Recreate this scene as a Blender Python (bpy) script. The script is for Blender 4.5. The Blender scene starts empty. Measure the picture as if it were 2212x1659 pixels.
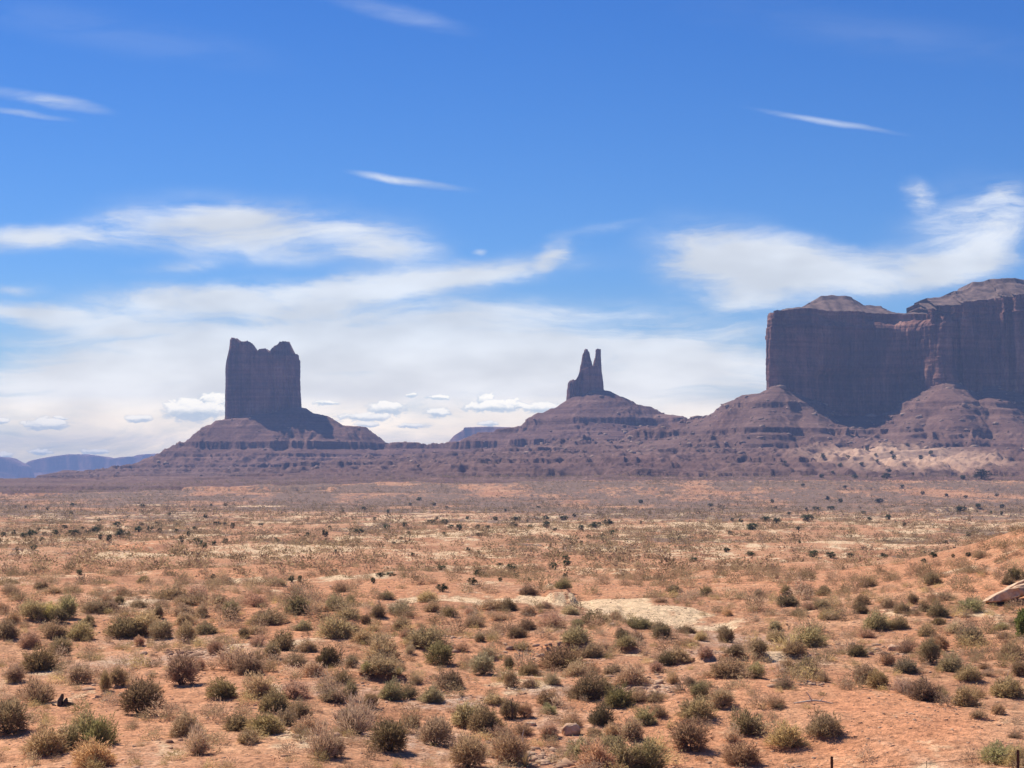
import bpy, math, random
import numpy as np
from mathutils import Vector, Matrix

random.seed(7)
rng = np.random.default_rng(11)
S = bpy.context.scene
R = math.radians

# ------------------------------------------------------------------ camera
F = 1911.0                      # focal length in pixels of a 1024 px wide picture
PITCH = math.atan((481 - 384) / F)
cam_d = bpy.data.cameras.new('camera')
cam_d.sensor_width = 36.0
cam_d.lens = 36.0 * F / 1024.0
cam_d.clip_start = 0.5
cam_d.clip_end = 60000.0
cam = bpy.data.objects.new('camera', cam_d)
S.collection.objects.link(cam)
cam.location = (0, 0, 0)        # eye level is z = 0, the view runs along +Y
cam.rotation_euler = (math.pi / 2 + PITCH, 0, 0)
S.camera = cam

# ------------------------------------------------------------------ sun, exposure
SUN_EL, SUN_AZ = R(52), R(43)   # the sun stands behind the buttes, to the left
sun_d = bpy.data.lights.new('sun', 'SUN')
sun_d.energy = 5.0
sun_d.angle = R(0.5)
sun_d.color = (1.0, 0.93, 0.83)
sun = bpy.data.objects.new('sun', sun_d)
S.collection.objects.link(sun)
to_sun = Vector((-math.sin(SUN_AZ) * math.cos(SUN_EL), math.cos(SUN_AZ) * math.cos(SUN_EL), math.sin(SUN_EL)))
sun.rotation_euler = to_sun.to_track_quat('Z', 'Y').to_euler()
sun.location = (-200, 0, 400)

S.view_settings.view_transform = 'Standard'
S.view_settings.look = 'None'
S.view_settings.exposure = 0.33
S.view_settings.gamma = 1.0
S.view_settings.use_curve_mapping = False
S.cycles.max_bounces = 5
S.cycles.diffuse_bounces = 3
S.cycles.glossy_bounces = 1
S.cycles.transmission_bounces = 2
S.cycles.transparent_max_bounces = 4
S.cycles.volume_bounces = 0
S.cycles.use_denoising = True
S.cycles.caustics_reflective = False
S.cycles.caustics_refractive = False

# ------------------------------------------------------------------ sky with clouds
class Net:
    """small helper that writes node graphs"""
    def __init__(self, tree):
        self.t = tree
    def node(self, kind, **kw):
        n = self.t.nodes.new(kind)
        for k, v in kw.items():
            setattr(n, k, v)
        return n
    def put(self, sock, v):
        if isinstance(v, bpy.types.NodeSocket):
            self.t.links.new(v, sock)
        else:
            sock.default_value = v
    def math(self, op, a, b=0.0, c=0.0, clamp=False):
        n = self.node('ShaderNodeMath', operation=op, use_clamp=clamp)
        self.put(n.inputs[0], a); self.put(n.inputs[1], b)
        if op in ('MULTIPLY_ADD',): self.put(n.inputs[2], c)
        return n.outputs[0]
    def vmath(self, op, a, b=(0, 0, 0), scale=None):
        n = self.node('ShaderNodeVectorMath', operation=op)
        self.put(n.inputs[0], a)
        if scale is not None: self.put(n.inputs['Scale'], scale)
        else: self.put(n.inputs[1], b)
        return n.outputs['Value'] if op in ('LENGTH', 'DOT_PRODUCT') else n.outputs['Vector']
    def xyz(self, x, y, z=0.0):
        n = self.node('ShaderNodeCombineXYZ')
        self.put(n.inputs[0], x); self.put(n.inputs[1], y); self.put(n.inputs[2], z)
        return n.outputs[0]
    def sep(self, v):
        n = self.node('ShaderNodeSeparateXYZ'); self.put(n.inputs[0], v)
        return n.outputs
    def mapping(self, v, loc=(0, 0, 0), rot=(0, 0, 0), scale=(1, 1, 1), kind='POINT'):
        n = self.node('ShaderNodeMapping', vector_type=kind)
        self.put(n.inputs['Vector'], v)
        if kind != 'VECTOR' and kind != 'NORMAL': n.inputs['Location'].default_value = loc
        n.inputs['Rotation'].default_value = rot
        n.inputs['Scale'].default_value = scale
        return n.outputs[0]
    def noise(self, v, scale=1.0, detail=4.0, rough=0.55, dist=0.0, out=0):
        n = self.node('ShaderNodeTexNoise')
        self.put(n.inputs['Vector'], v)
        n.inputs['Scale'].default_value = scale
        n.inputs['Detail'].default_value = detail
        n.inputs['Roughness'].default_value = rough
        n.inputs['Distortion'].default_value = dist
        return n.outputs[out]
    def voronoi(self, v, scale=1.0, feature='F1', out='Distance'):
        n = self.node('ShaderNodeTexVoronoi', feature=feature)
        self.put(n.inputs['Vector'], v)
        n.inputs['Scale'].default_value = scale
        return n.outputs[out]
    def rng(self, v, a, b, c=0.0, d=1.0, smooth=True):
        n = self.node('ShaderNodeMapRange', interpolation_type='SMOOTHSTEP' if smooth else 'LINEAR')
        n.clamp = True
        self.put(n.inputs[0], v)
        for i, x in enumerate((a, b, c, d)):
            self.put(n.inputs[i + 1], x)
        return n.outputs[0]
    def mix(self, f, a, b, blend='MIX'):
        n = self.node('ShaderNodeMix', data_type='RGBA', blend_type=blend)
        self.put(n.inputs[0], f)
        for s, v in ((n.inputs[6], a), (n.inputs[7], b)):
            if isinstance(v, tuple) and len(v) == 3: v = v + (1.0,)
            self.put(s, v)
        return n.outputs[2]
    def ramp(self, f, stops):
        n = self.node('ShaderNodeValToRGB')
        self.put(n.inputs[0], f)
        e = n.color_ramp.elements
        while len(e) < len(stops): e.new(0.5)
        for el, (p, c) in zip(e, stops):
            el.position = p; el.color = c + (1.0,)
        return n.outputs[0]

world = bpy.data.worlds.new('World')
S.world = world
world.use_nodes = True
wt = world.node_tree
wt.nodes.clear()
W = Net(wt)
SKY_STRENGTH = 0.085
sky = W.node('ShaderNodeTexSky', sky_type='NISHITA')
sky.sun_disc = False
sky.sun_elevation = SUN_EL
sky.sun_rotation = -SUN_AZ % (2 * math.pi)
sky.altitude = 1600.0
sky.air_density = 1.0
sky.dust_density = 0.4
sky.ozone_density = 3.0
tc = W.node('ShaderNodeTexCoord')
dx, dy, dz = W.sep(tc.outputs['Generated'])
ay = W.math('MAXIMUM', W.math('ABSOLUTE', dy), 0.12)
az = W.math('MULTIPLY', W.math('DIVIDE', dx, ay), F)      # tangent of azimuth, in thousandths of a radian or so
el = W.math('MULTIPLY', W.math('DIVIDE', dz, ay), F)      # tangent of elevation
P0 = W.xyz(az, el)
# deepen the blue of the clear sky a little (dry, high desert air)
hs = W.node('ShaderNodeHueSaturation')
W.put(hs.inputs['Color'], sky.outputs[0])
hs.inputs['Hue'].default_value = 0.5
hs.inputs['Saturation'].default_value = SAT = 1.25
clear = W.mix(1.0, hs.outputs[0], W.ramp(W.rng(el, 0, 480, smooth=False),
        [(0.0, (0.95, 0.92, 0.88)), (0.45, (0.58, 0.79, 1.06)), (1.0, (0.42, 0.68, 1.04))]), 'MULTIPLY')

def cu(u): return u - 512.0
def ce(v): return 481.0 - v
warp = W.vmath('SUBTRACT', W.noise(W.mapping(P0, scale=(1 / 150., 1 / 75., 1)), 1.0, 5.0, 0.6, out=1), (0.5, 0.5, 0.5))
warp = W.vmath('MULTIPLY', warp, (120.0, 30.0, 0.0))
PW = W.vmath('ADD', P0, warp)
fine = W.noise(W.mapping(P0, rot=(0, 0, R(-7)), scale=(1 / 120., 1 / 24., 1)), 1.0, 7.0, 0.62, 0.6)
K = 0.4629
# thin high clouds: centre, half sizes and tilt as seen from the plain, then weight
cirrus = [
 (560, 492, 370, 84, 3, .92), (520, 455, 150, 36, 0, .45), (60, 520, 260, 34, 0, .85), (330, 478, 260, 34, -3, .45), (820, 522, 150, 40, 8, .6),
 (1000, 585, 300, 42, -5, .9), (1205, 548, 50, 38, -40, .55), (1290, 494, 100, 14, -10, .35), (860, 618, 300, 36, -4, .7),
 (520, 640, 380, 46, 0, .8), (120, 682, 270, 32, 5, .85), (30, 622, 70, 14, 0, .4), (370, 570, 100, 20, -4, .45),
 (650, 735, 700, 120, 3, 1.1), (250, 830, 620, 110, 0, .95), (1300, 765, 600, 125, 0, 1.05), (1000, 690, 330, 46, -4, .5),
 (1570, 560, 220, 105, 10, .85), (1700, 560, 190, 62, 10, .8), (1900, 592, 320, 66, -4, .85), (2125, 540, 180, 62, -26, .95),
 (1620, 640, 90, 34, 5, .45), (2090, 480, 220, 110, -10, .5), (1965, 410, 48, 36, 20, .55), (2190, 420, 70, 44, -20, .5),
 (1100, 920, 1600, 150, 0, .95),
]
streaks = [
 (850, 18, 190, 26, 13, .20), (95, 212, 150, 19, 10, .55), (50, 243, 105, 9, 8, .38), (880, 388, 150, 11, 9, .9), (1790, 256, 190, 9, 9, .38),
 (1030, 540, 18, 9, 0, .5), (240, 60, 420, 60, 10, .06), (1900, 60, 520, 60, 8, .05),
]
def blobs(coord, lst, k, inner):
    tot = None
    for (x, y, rx, ry, tilt, op) in lst:
        m = W.mapping(coord, loc=(cu(x * k), ce(y * k), 0), rot=(0, 0, R(-tilt)), scale=(rx * k, ry * k, 1), kind='TEXTURE')
        v = W.rng(W.vmath('LENGTH', m), 1.35 if inner else 1.15, inner, 0.0, op)
        tot = v if tot is None else W.math('ADD', tot, v)
    return tot
thin = W.math('MINIMUM', blobs(PW, cirrus, K * 1.0, -0.25), 1.05)
wisp = W.noise(W.mapping(PW, rot=(0, 0, R(-9)), scale=(1 / 260., 1 / 48., 1), loc=(1.7, .3, 0)), 1.0, 8.0, 0.66, 1.1)
brk = W.math('ADD', W.math('MULTIPLY', W.math('SUBTRACT', wisp, 0.5), 2.1), W.math('MULTIPLY', W.math('SUBTRACT', fine, 0.5), 0.9))
thin = W.math('MULTIPLY', W.rng(W.math('ADD', W.math('MULTIPLY', thin, 1.15), W.math('MULTIPLY', brk, W.rng(thin, 0.0, 0.5))), -0.02, 1.12), 0.93)
PS = W.vmath('ADD', P0, W.vmath('MULTIPLY', warp, (0.5, 0.30, 0)))
thin = W.math('ADD', thin, W.math('MULTIPLY', blobs(PS, streaks, K, 0.0), W.rng(fine, 0.30, 0.62, 0.25, 1.15)))
thin = W.math('MINIMUM', W.math('MAXIMUM', thin, 0.0), 0.94)
grey = W.noise(W.mapping(P0, scale=(1 / 130., 1 / 55., 1), loc=(3.1, 7.7, 0)), 1.0, 3.0, 0.5)
veil = W.ramp(W.rng(el, 0, 260, smooth=False), [(0.0, (5.2, 3.7, 1.7)), (0.16, (2.7, 2.15, 1.35)), (0.33, (1.25, 1.20, 1.08)), (0.6, (0.92, 0.97, 1.0)), (1.0, (0.88, 0.92, 0.96))])
veil = W.mix(1.0, veil, W.rng(grey, 0.3, 0.7, 0.84, 1.10), 'MULTIPLY')
veil = W.vmath('SCALE', veil, scale=0.80 / SKY_STRENGTH)
skyc = W.mix(thin, clear, veil)
# small heaped clouds low over the horizon
cumulus = [
 (195, 410, 34, 12), (214, 401, 17, 9), (183, 406, 15, 9), (139, 419, 16, 4), (45, 425, 26, 5.5), (42, 422, 10, 6), (2, 421, 8, 4), (365, 417, 30, 5), (387, 408, 20, 8),
 (411, 395.5, 7, 2), (439, 397.5, 12, 2.6), (438, 413, 15, 5), (411, 426, 18, 2.6), (368, 424.5, 12, 3), (492, 407, 32, 6), (485, 400, 10, 8), (508, 405, 20, 6.5),
 (545, 408, 26, 6), (488, 424, 9, 3.4), (94, 451.5, 16, 2.8), (41, 452.3, 12, 3.0), (6, 455, 9, 3), (325, 403, 12, 3), (60, 418, 8, 2),
]
pn = W.noise(W.mapping(P0, scale=(1 / 11., 1 / 8., 1)), 1.0, 5.0, 0.62, out=1)
PC = W.vmath('ADD', P0, W.vmath('MULTIPLY', W.vmath('SUBTRACT', pn, (.5, .5, .5)), (18.0, 7.0, 0)))
heap = None; top = None
puff = W.noise(W.mapping(P0, scale=(1 / 13., 1 / 6.5, 1)), 1.0, 6.0, 0.68, 0.3)
for (x, y, rx, ry) in cumulus:
    m = W.mapping(PC, loc=(cu(x), ce(y), 0), scale=(rx, ry, 1), kind='TEXTURE')
    v = W.rng(W.math('SUBTRACT', W.vmath('LENGTH', m), W.math('MULTIPLY', W.math('SUBTRACT', puff, 0.5), 2.0)), 1.15, 0.70)
    heap = v if heap is None else W.math('MAXIMUM', heap, v)
    ly = W.math('MULTIPLY', v, W.math('ADD', W.sep(m)[1], 1.0))
    top = ly if top is None else W.math('MAXIMUM', top, ly)
lit = W.math('ADD', W.rng(top, 0.45, 1.3), W.math('MULTIPLY', W.math('SUBTRACT', puff, 0.5), 1.5), clamp=True)
hc = W.mix(lit, (0.66, 0.79, 0.82), (1.7, 1.58, 1.3))
hc = W.vmath('SCALE', hc, scale=0.82 / SKY_STRENGTH)
skyc = W.mix(W.math('MULTIPLY', heap, 0.84), skyc, hc)
bg = W.node('ShaderNodeBackground')
W.put(bg.inputs['Color'], skyc)
bg.inputs['Strength'].default_value = SKY_STRENGTH
wo = W.node('ShaderNodeOutputWorld')
wt.links.new(bg.outputs[0], wo.inputs['Surface'])

# ------------------------------------------------------------------ numpy noise
def _hash(ix, iy, seed):
    h = (ix.astype(np.int64) * 374761393 + iy.astype(np.int64) * 668265263 + seed * 974711) & 0xffffffff
    h = ((h ^ (h >> 13)) * 1274126177) & 0xffffffff
    h = (h ^ (h >> 16)) & 0xffffffff
    return h.astype(np.float64) / 4294967296.0
def perlin(x, y, seed=0):
    x = np.asarray(x, float); y = np.asarray(y, float)
    ix = np.floor(x); iy = np.floor(y)
    fx = x - ix; fy = y - iy
    ix = ix.astype(np.int64); iy = iy.astype(np.int64)
    ux = fx * fx * fx * (fx * (fx * 6 - 15) + 10); uy = fy * fy * fy * (fy * (fy * 6 - 15) + 10)
    def g(ax, ay, dx, dy):
        a = _hash(ax, ay, seed) * 2 * math.pi
        return np.cos(a) * dx + np.sin(a) * dy
    a = g(ix, iy, fx, fy); b = g(ix + 1, iy, fx - 1, fy)
    c = g(ix, iy + 1, fx, fy - 1); d = g(ix + 1, iy + 1, fx - 1, fy - 1)
    return (a + (b - a) * ux + (c - a) * uy + (a - b - c + d) * ux * uy) * 1.5
def fbm(x, y, oct=4, seed=0, gain=0.5):
    s = 0; a = 1.0; f = 1.0; t = 0
    for o in range(oct):
        s = s + a * perlin(x * f + 13.7 * o, y * f - 7.1 * o, seed + o); t += a
        a *= gain; f *= 2.03
    return s / t
def ridged(x, y, oct=3, seed=0):
    s = 0; a = 1.0; f = 1.0; t = 0
    for o in range(oct):
        s = s + a * (1 - 2 * np.abs(perlin(x * f + 5.3 * o, y * f + 9.9 * o, seed + o))); t += a
        a *= .5; f *= 2.1
    return s / t
def sstep(x, a, b):
    t = np.clip((x - a) / (b - a), 0, 1)
    return t * t * (3 - 2 * t)

# ------------------------------------------------------------------ scene helpers
def ray(u, v):
    """direction through a point of the view, scaled to unit forward distance"""
    up = (384 - v) / F
    yw = math.cos(PITCH) - up * math.sin(PITCH)
    zw = math.sin(PITCH) + up * math.cos(PITCH)
    return ((u - 512) / F / yw, zw / yw)
def PT(u, v, D):
    a, b = ray(u, v)
    return (a * D, D, b * D)
def mesh_obj(name, V, faces, mats, parent=None, smooth=True, attrs=None, mat_index=None, loc=None):
    V = np.asarray(V, np.float32); faces = np.asarray(faces, np.int32)
    me = bpy.data.meshes.new(name)
    n = faces.shape[1]
    me.vertices.add(len(V)); me.vertices.foreach_set('co', V.ravel())
    me.loops.add(faces.size); me.loops.foreach_set('vertex_index', faces.ravel())
    me.polygons.add(len(faces))
    me.polygons.foreach_set('loop_start', np.arange(0, faces.size, n, dtype=np.int32))
    me.polygons.foreach_set('loop_total', np.full(len(faces), n, np.int32))
    if smooth: me.polygons.foreach_set('use_smooth', np.ones(len(faces), bool))
    for m in (mats if isinstance(mats, (list, tuple)) else [mats]): me.materials.append(m)
    if mat_index is not None: me.polygons.foreach_set('material_index', np.asarray(mat_index, np.int32))
    for k, a in (attrs or {}).items():
        at_ = me.attributes.new(k, 'FLOAT_COLOR', 'POINT')
        at_.data.foreach_set('color', np.asarray(a, np.float32).ravel())
    me.update(calc_edges=True)
    me.validate()
    ob = bpy.data.objects.new(name, me)
    S.collection.objects.link(ob)
    if loc is not None: ob.location = loc
    if parent is not None: ob.parent = parent
    return ob
def tag(o, label=None, cat=None, group=None, kind=None):
    if label: o['label'] = label
    if cat: o['category'] = cat
    if group: o['group'] = group
    if kind: o['kind'] = kind
    return o
def empty(name, loc=(0, 0, 0), rz=0.0):
    o = bpy.data.objects.new(name, None)
    o.empty_display_size = 0.3
    S.collection.objects.link(o)
    o.location = loc; o.rotation_euler = (0, 0, rz)
    return o

# ------------------------------------------------------------------ materials
def new_mat(name):
    m = bpy.data.materials.new(name); m.use_nodes = True
    m.node_tree.nodes.clear()
    n = Net(m.node_tree)
    out = n.node('ShaderNodeOutputMaterial')
    return m, n, out
def bsdf(n, out, col, rough=0.95, normal=None, spec=0.1):
    b = n.node('ShaderNodeBsdfPrincipled')
    n.put(b.inputs['Base Color'], col)
    b.inputs['Roughness'].default_value = rough
    b.inputs['Specular IOR Level'].default_value = spec
    if normal is not None: n.put(b.inputs['Normal'], normal)
    n.t.links.new(b.outputs[0], out.inputs['Surface'])
    return b
def bump(n, h, dist, strength=1.0):
    b = n.node('ShaderNodeBump')
    b.inputs['Strength'].default_value = strength
    b.inputs['Distance'].default_value = dist
    n.put(b.inputs['Height'], h)
    return b.outputs[0]
def world_pos(n):
    return n.node('ShaderNodeNewGeometry').outputs['Position']

def cliff_material():
    m, n, out = new_mat('red sandstone cliff')
    p = world_pos(n)
    streak = n.noise(n.mapping(p, scale=(.16, .10, .010)), 1, 5, .6, .4)
    big = n.noise(n.mapping(p, scale=(.020, .014, .012)), 1, 4, .55, .8)
    strata = n.noise(n.mapping(p, scale=(.004, .004, .22)), 1, 4, .6)
    grain = n.noise(n.mapping(p, scale=(.5, .5, .35)), 1, 4, .65)
    f = n.math('ADD', n.math('MULTIPLY', big, .55), n.math('MULTIPLY', strata, .25))
    f = n.math('ADD', f, n.math('MULTIPLY', streak, .30))
    col = n.ramp(n.rng(f, .40, .68, smooth=False), [(0, (.075, .040, .038)), (.4, (.16, .076, .058)), (.7, (.28, .135, .095)), (1, (.43, .23, .16))])
    col = n.mix(1.0, col, n.rng(grain, .2, .8, .7, 1.3, False), 'MULTIPLY')
    h = n.math('ADD', n.math('MULTIPLY', streak, .8), n.math('ADD', n.math('MULTIPLY', strata, .5), n.math('MULTIPLY', grain, .35)))
    bsdf(n, out, col, .95, bump(n, h, 3.5, 1.0))
    return m
def talus_material():
    m, n, out = new_mat('red shale and talus')
    p = world_pos(n)
    strata = n.noise(n.mapping(p, scale=(.003, .003, .30)), 1, 5, .65, .3)
    patch = n.noise(n.mapping(p, scale=(.016, .016, .05)), 1, 5, .6, .5)
    grain = n.noise(n.mapping(p, scale=(.22, .22, .30)), 1, 5, .7)
    f = n.math('ADD', n.math('MULTIPLY', strata, .40), n.math('MULTIPLY', patch, .38))
    f = n.math('ADD', f, n.math('MULTIPLY', grain, .34))
    col = n.ramp(n.rng(f, .40, .76, smooth=False), [(0, (.075, .038, .032)), (.35, (.15, .078, .062)), (.65, (.225, .125, .095)), (1, (.40, .25, .185))])
    at = n.node('ShaderNodeAttribute', attribute_name='soil')
    sr, sg, sb = n.sep(at.outputs['Color'])
    sandy = n.mix(grain, (.52, .32, .20), (.74, .49, .32))
    col = n.mix(sr, col, sandy)
    bush = n.mix(grain, (.085, .060, .046), (.24, .165, .125))
    col = n.mix(sg, col, bush)
    h = n.math('ADD', n.math('MULTIPLY', grain, .9), n.math('MULTIPLY', strata, .35))
    bsdf(n, out, col, .97, bump(n, h, 2.0, .9))
    return m
def ground_material():
    m, n, out = new_mat('red desert soil')
    p = world_pos(n)
    at = n.node('ShaderNodeAttribute', attribute_name='soil')
    sr, sg, sb = n.sep(at.outputs['Color'])
    sa = at.outputs['Alpha']
    n0 = n.noise(p, .045, 4, .6, .5)
    n1 = n.noise(p, .35, 5, .65, .4)
    n2 = n.noise(n.mapping(p, scale=(2.2, 2.2, 2.2)), 1, 4, .7)
    n3 = n.noise(n.mapping(p, scale=(9., 9., 9.)), 1, 3, .7)
    base = n.ramp(n.rng(n.math('ADD', n.math('MULTIPLY', n0, .45), n.math('MULTIPLY', n1, .55)), .34, .68, smooth=False),
                  [(0, (.34, .157, .082)), (.4, (.49, .242, .128)), (.7, (.59, .322, .175)), (1, (.68, .425, .248))])
    pale = n.mix(n1, (.64, .42, .23), (.82, .61, .38))
    red = n.mix(n1, (.52, .215, .103), (.70, .350, .182))
    grav = n.mix(n2, (.30, .20, .145), (.62, .47, .34))
    brush = n.mix(n1, (.145, .092, .064), (.31, .205, .138))
    n4 = n.rng(n.noise(n.mapping(p, scale=(.30, .22, .3)), 1, 5, .66, .3), .30, .70, 0, 1, False)
    inv = n.math('SUBTRACT', 1.0, sg)
    sg = n.rng(n4, n.math('SUBTRACT', inv, .10), n.math('ADD', inv, .14))
    n5 = n.rng(n.noise(n.mapping(p, scale=(.55, .35, .5), loc=(9, 4, 0)), 1, 4, .66), .30, .70, 0, 1, False)
    inv2 = n.math('SUBTRACT', 1.0, sr)
    sr = n.rng(n5, n.math('SUBTRACT', inv2, .22), n.math('ADD', inv2, .22))
    col = n.mix(sb, base, red)
    col = n.mix(sg, col, brush)
    col = n.mix(sr, col, pale)
    col = n.mix(n.math('MULTIPLY', sa, n.rng(n2, .35, .6)), col, grav)
    # pebbles, litter and wind crust
    col = n.mix(1.0, col, n.rng(n2, .25, .75, .58, 1.36, False), 'MULTIPLY')
    col = n.mix(1.0, col, n.rng(n3, .3, .7, .68, 1.28, False), 'MULTIPLY')
    dk = n.noise(n.mapping(p, scale=(3.4, 2.6, 3.4)), 1, 5, .75)
    col = n.mix(1.0, col, n.rng(dk, .36, .52, .62, 1.06), 'MULTIPLY')
    peb = n.voronoi(n.vmath('MULTIPLY', p, (5.5, 5.5, 5.5)), 1.0)
    pm = n.math('MULTIPLY', n.rng(peb, .26, .16), n.rng(n1, .45, .62))
    col = n.mix(n.math('MULTIPLY', pm, .75), col, n.mix(n3, (.20, .09, .06), (.70, .48, .34)))
    h = n.math('ADD', n.math('MULTIPLY', n2, .16), n.math('MULTIPLY', n3, .07))
    h = n.math('ADD', h, n.math('MULTIPLY', pm, .08))
    h = n.math('ADD', h, n.math('MULTIPLY', n1, .30))
    bsdf(n, out, col, .96, bump(n, h, .9, 1.0))
    return m
def leaf_material(name, source):
    m, n, out = new_mat(name)
    if source == 'object':
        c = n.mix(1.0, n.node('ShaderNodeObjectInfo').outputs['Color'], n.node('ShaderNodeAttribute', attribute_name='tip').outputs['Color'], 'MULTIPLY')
    else:
        c = n.node('ShaderNodeAttribute', attribute_name='tint').outputs['Color']
    p = world_pos(n)
    v = n.noise(p, 7.0 if source == 'object' else 2.0, 2, .5)
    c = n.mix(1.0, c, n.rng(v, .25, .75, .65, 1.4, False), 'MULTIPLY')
    d = n.node('ShaderNodeBsdfDiffuse'); n.put(d.inputs['Color'], c)
    t = n.node('ShaderNodeBsdfTranslucent'); n.put(t.inputs['Color'], c)
    mx = n.node('ShaderNodeMixShader'); mx.inputs[0].default_value = .5
    n.t.links.new(d.outputs[0], mx.inputs[1]); n.t.links.new(t.outputs[0], mx.inputs[2])
    n.t.links.new(mx.outputs[0], out.inputs['Surface'])
    return m
def plain_material(name, c0, c1, scale, rough=.9, b=0.0):
    m, n, out = new_mat(name)
    p = n.node('ShaderNodeTexCoord').outputs['Object']
    v = n.noise(p, scale, 5, .65)
    col = n.mix(n.rng(v, .3, .7), c0, c1)
    bsdf(n, out, col, rough, bump(n, v, b, .8) if b else None)
    return m
M_CLIFF = cliff_material()
M_TALUS = talus_material()
M_CAP = plain_material('grey-brown cap rock', (.075, .050, .042), (.25, .165, .128), .09, .95, 2.5)
M_BLOCK = plain_material('pale fallen sandstone', (.20, .12, .09), (.46, .31, .22), .05, .95)
M_GROUND = ground_material()
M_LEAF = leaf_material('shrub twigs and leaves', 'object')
M_SCRUB = leaf_material('scrub twigs and leaves', 'tint')
M_WOOD = plain_material('dark shrub wood', (.055, .038, .028), (.12, .085, .06), 9)
M_BLEACH = plain_material('bleached dead wood', (.42, .33, .25), (.66, .55, .44), 12)
M_ROCK = plain_material('tan sandstone', (.44, .25, .15), (.70, .49, .32), 2.2, .95, .06)
M_STONE = plain_material('loose stones', (.30, .16, .095), (.56, .37, .24), .8, .95)
M_STEEL = plain_material('rusty steel', (.05, .025, .018), (.12, .055, .035), 14, .8)
M_WIRE = plain_material('weathered wire', (.09, .06, .05), (.17, .12, .10), 5, .7)
M_YUCCA = plain_material('dry yucca leaves', (.50, .40, .20), (.72, .62, .38), 6)

# ------------------------------------------------------------------ the lie of the land (eye level = 0)
BASE_D = [0, 20, 45, 60, 90, 115, 135, 160, 200, 300, 500, 1000, 1700, 2200, 2600, 3200, 6000, 12000, 30000]
BASE_Z = [-1.7, -5, -8.6, -9.0, -8.15, -7.4, -7.55, -8.5, -9.8, -11.3, -12.8, -15.0, -14.0, -12.5, -12, -14, -24, -38, -80]
def base(D):
    return np.interp(D, BASE_D, BASE_Z)
def on_base(u, v):
    """where the sight line meets the plain's mean surface"""
    a, b = ray(u, v)
    Ds = np.geomspace(45, 3000, 2500)
    k = np.argmax(b * Ds <= base(Ds))
    return a * Ds[k], Ds[k]
# low banks and hummocks whose steep sides face the viewer: u from, u to, v of the foot, height, length behind
BANKS = [(551, 576, 601.0, .62, 26), (212, 262, 578.5, .60, 20), (104, 146, 550.5, 1.15, 24), (495, 552, 597.0, .25, 12),
         (645, 700, 577, .35, 20), (612, 640, 642, .40, 14), (300, 345, 579, .25, 18), (870, 905, 533, .9, 30), (690, 760, 540, .5, 20),
         (20, 80, 548, .6, 22), (380, 470, 556, .5, 20), (740, 800, 625, .35, 6), (540, 640, 652, .3, 7), (330, 420, 690, .25, 6), (690, 830, 665, .25, 6),
         (900, 1010, 512, 2.2, 60), (500, 640, 548, .5, 25), (560, 700, 566, .4, 16), (60, 180, 566, .5, 18)]
BANKS = [(on_base(a, v)[0], on_base(b, v)[0], on_base((a + b) / 2, v)[1], h, L) for a, b, v, h, L in BANKS]

# skyline of the far slopes: u, v, distance, which landform
SKY_L = [(-200, 500, 2900, 0), (0, 488, 2900, 0), (29, 481, 2900, 0), (45, 474.3, 2900, 0), (69, 470, 2900, 0), (99, 471, 2910, 0), (131, 469.8, 2930, 0), (139, 463.5, 2950, 0),
 (163, 454, 2970, 1), (193, 441.5, 2985, 1), (213, 432.5, 2995, 1), (217, 424, 3000, 1), (227, 419.5, 3000, 1), (263, 414, 3000, 1), (299, 407, 3000, 1), (306, 411.5, 3000, 1),
 (319, 416.5, 3000, 1), (334, 424.5, 3000, 1), (355, 426.3, 2995, 1), (358, 434, 2990, 1), (368, 440.8, 2980, 1), (384, 443, 2960, 0), (400, 442, 2940, 0), (432, 442.4, 2910, 0),
 (450, 441.5, 2890, 0), (470, 440.5, 2880, 0), (484, 438.9, 2870, 2), (487, 428.7, 2868, 2), (499, 426.4, 2862, 2), (507, 423, 2860, 2), (527, 420.3, 2855, 2), (542, 419, 2850, 2),
 (554, 412, 2850, 2), (566, 407, 2850, 2), (585, 396, 2850, 2), (603, 390, 2850, 2), (615, 396.2, 2850, 2), (628, 400.3, 2845, 2), (640, 404.6, 2840, 2), (648.5, 405.9, 2835, 2), (650, 409.5, 2832, 2), (659, 413.4, 2820, 2),
 (682, 416.8, 2760, 2), (690, 419.8, 2720, 3), (700, 418.9, 2650, 3), (708, 415.3, 2580, 3), (725, 410.5, 2480, 3), (731.5, 407.2, 2440, 3), (733, 401.8, 2430, 3), (748, 395.3, 2380, 3), (758, 388.7, 2340, 3),
 (766, 384.5, 2312, 3), (774, 384.0, 2285, 3), (786, 386, 2290, 3), (794, 392, 2300, 3), (808, 399, 2312, 3), (821, 406, 2322, 3), (835, 411.5, 2330, 3), (858, 413.5, 2335, 3), (876, 417, 2335, 3), (881, 421, 2332, 3),
 (893, 410, 2325, 3), (912, 402, 2315, 3), (917, 396, 2308, 3), (930, 387.5, 2296, 3), (946, 378.5, 2284, 3), (957, 382, 2287, 3), (972, 379.5, 2294, 3), (989, 383, 2298, 3), (1000, 387.5, 2292, 3), (1024, 394, 2292, 3),
 (1100, 396, 2300, 3), (1250, 396, 2330, 3), (1500, 400, 2400, 3)]
def crest_D(u, D, c):          # the crest of the talus runs along the foot of the rock faces
    if c == 1 and 215 < u < 310: return D - 58
    if c == 2 and 550 < u < 620: return D - 25
    if c == 3 and 800 < u < 925: return D - 58 + 44 * abs(u - 862) / 62 * (abs(u - 862) / 62 < 1)
    if c == 3 and u > 765: return D - 14
    return D
CR = np.array([PT(u, v, crest_D(u, D, c)) + (c,) for u, v, D, c in SKY_L])
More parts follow.
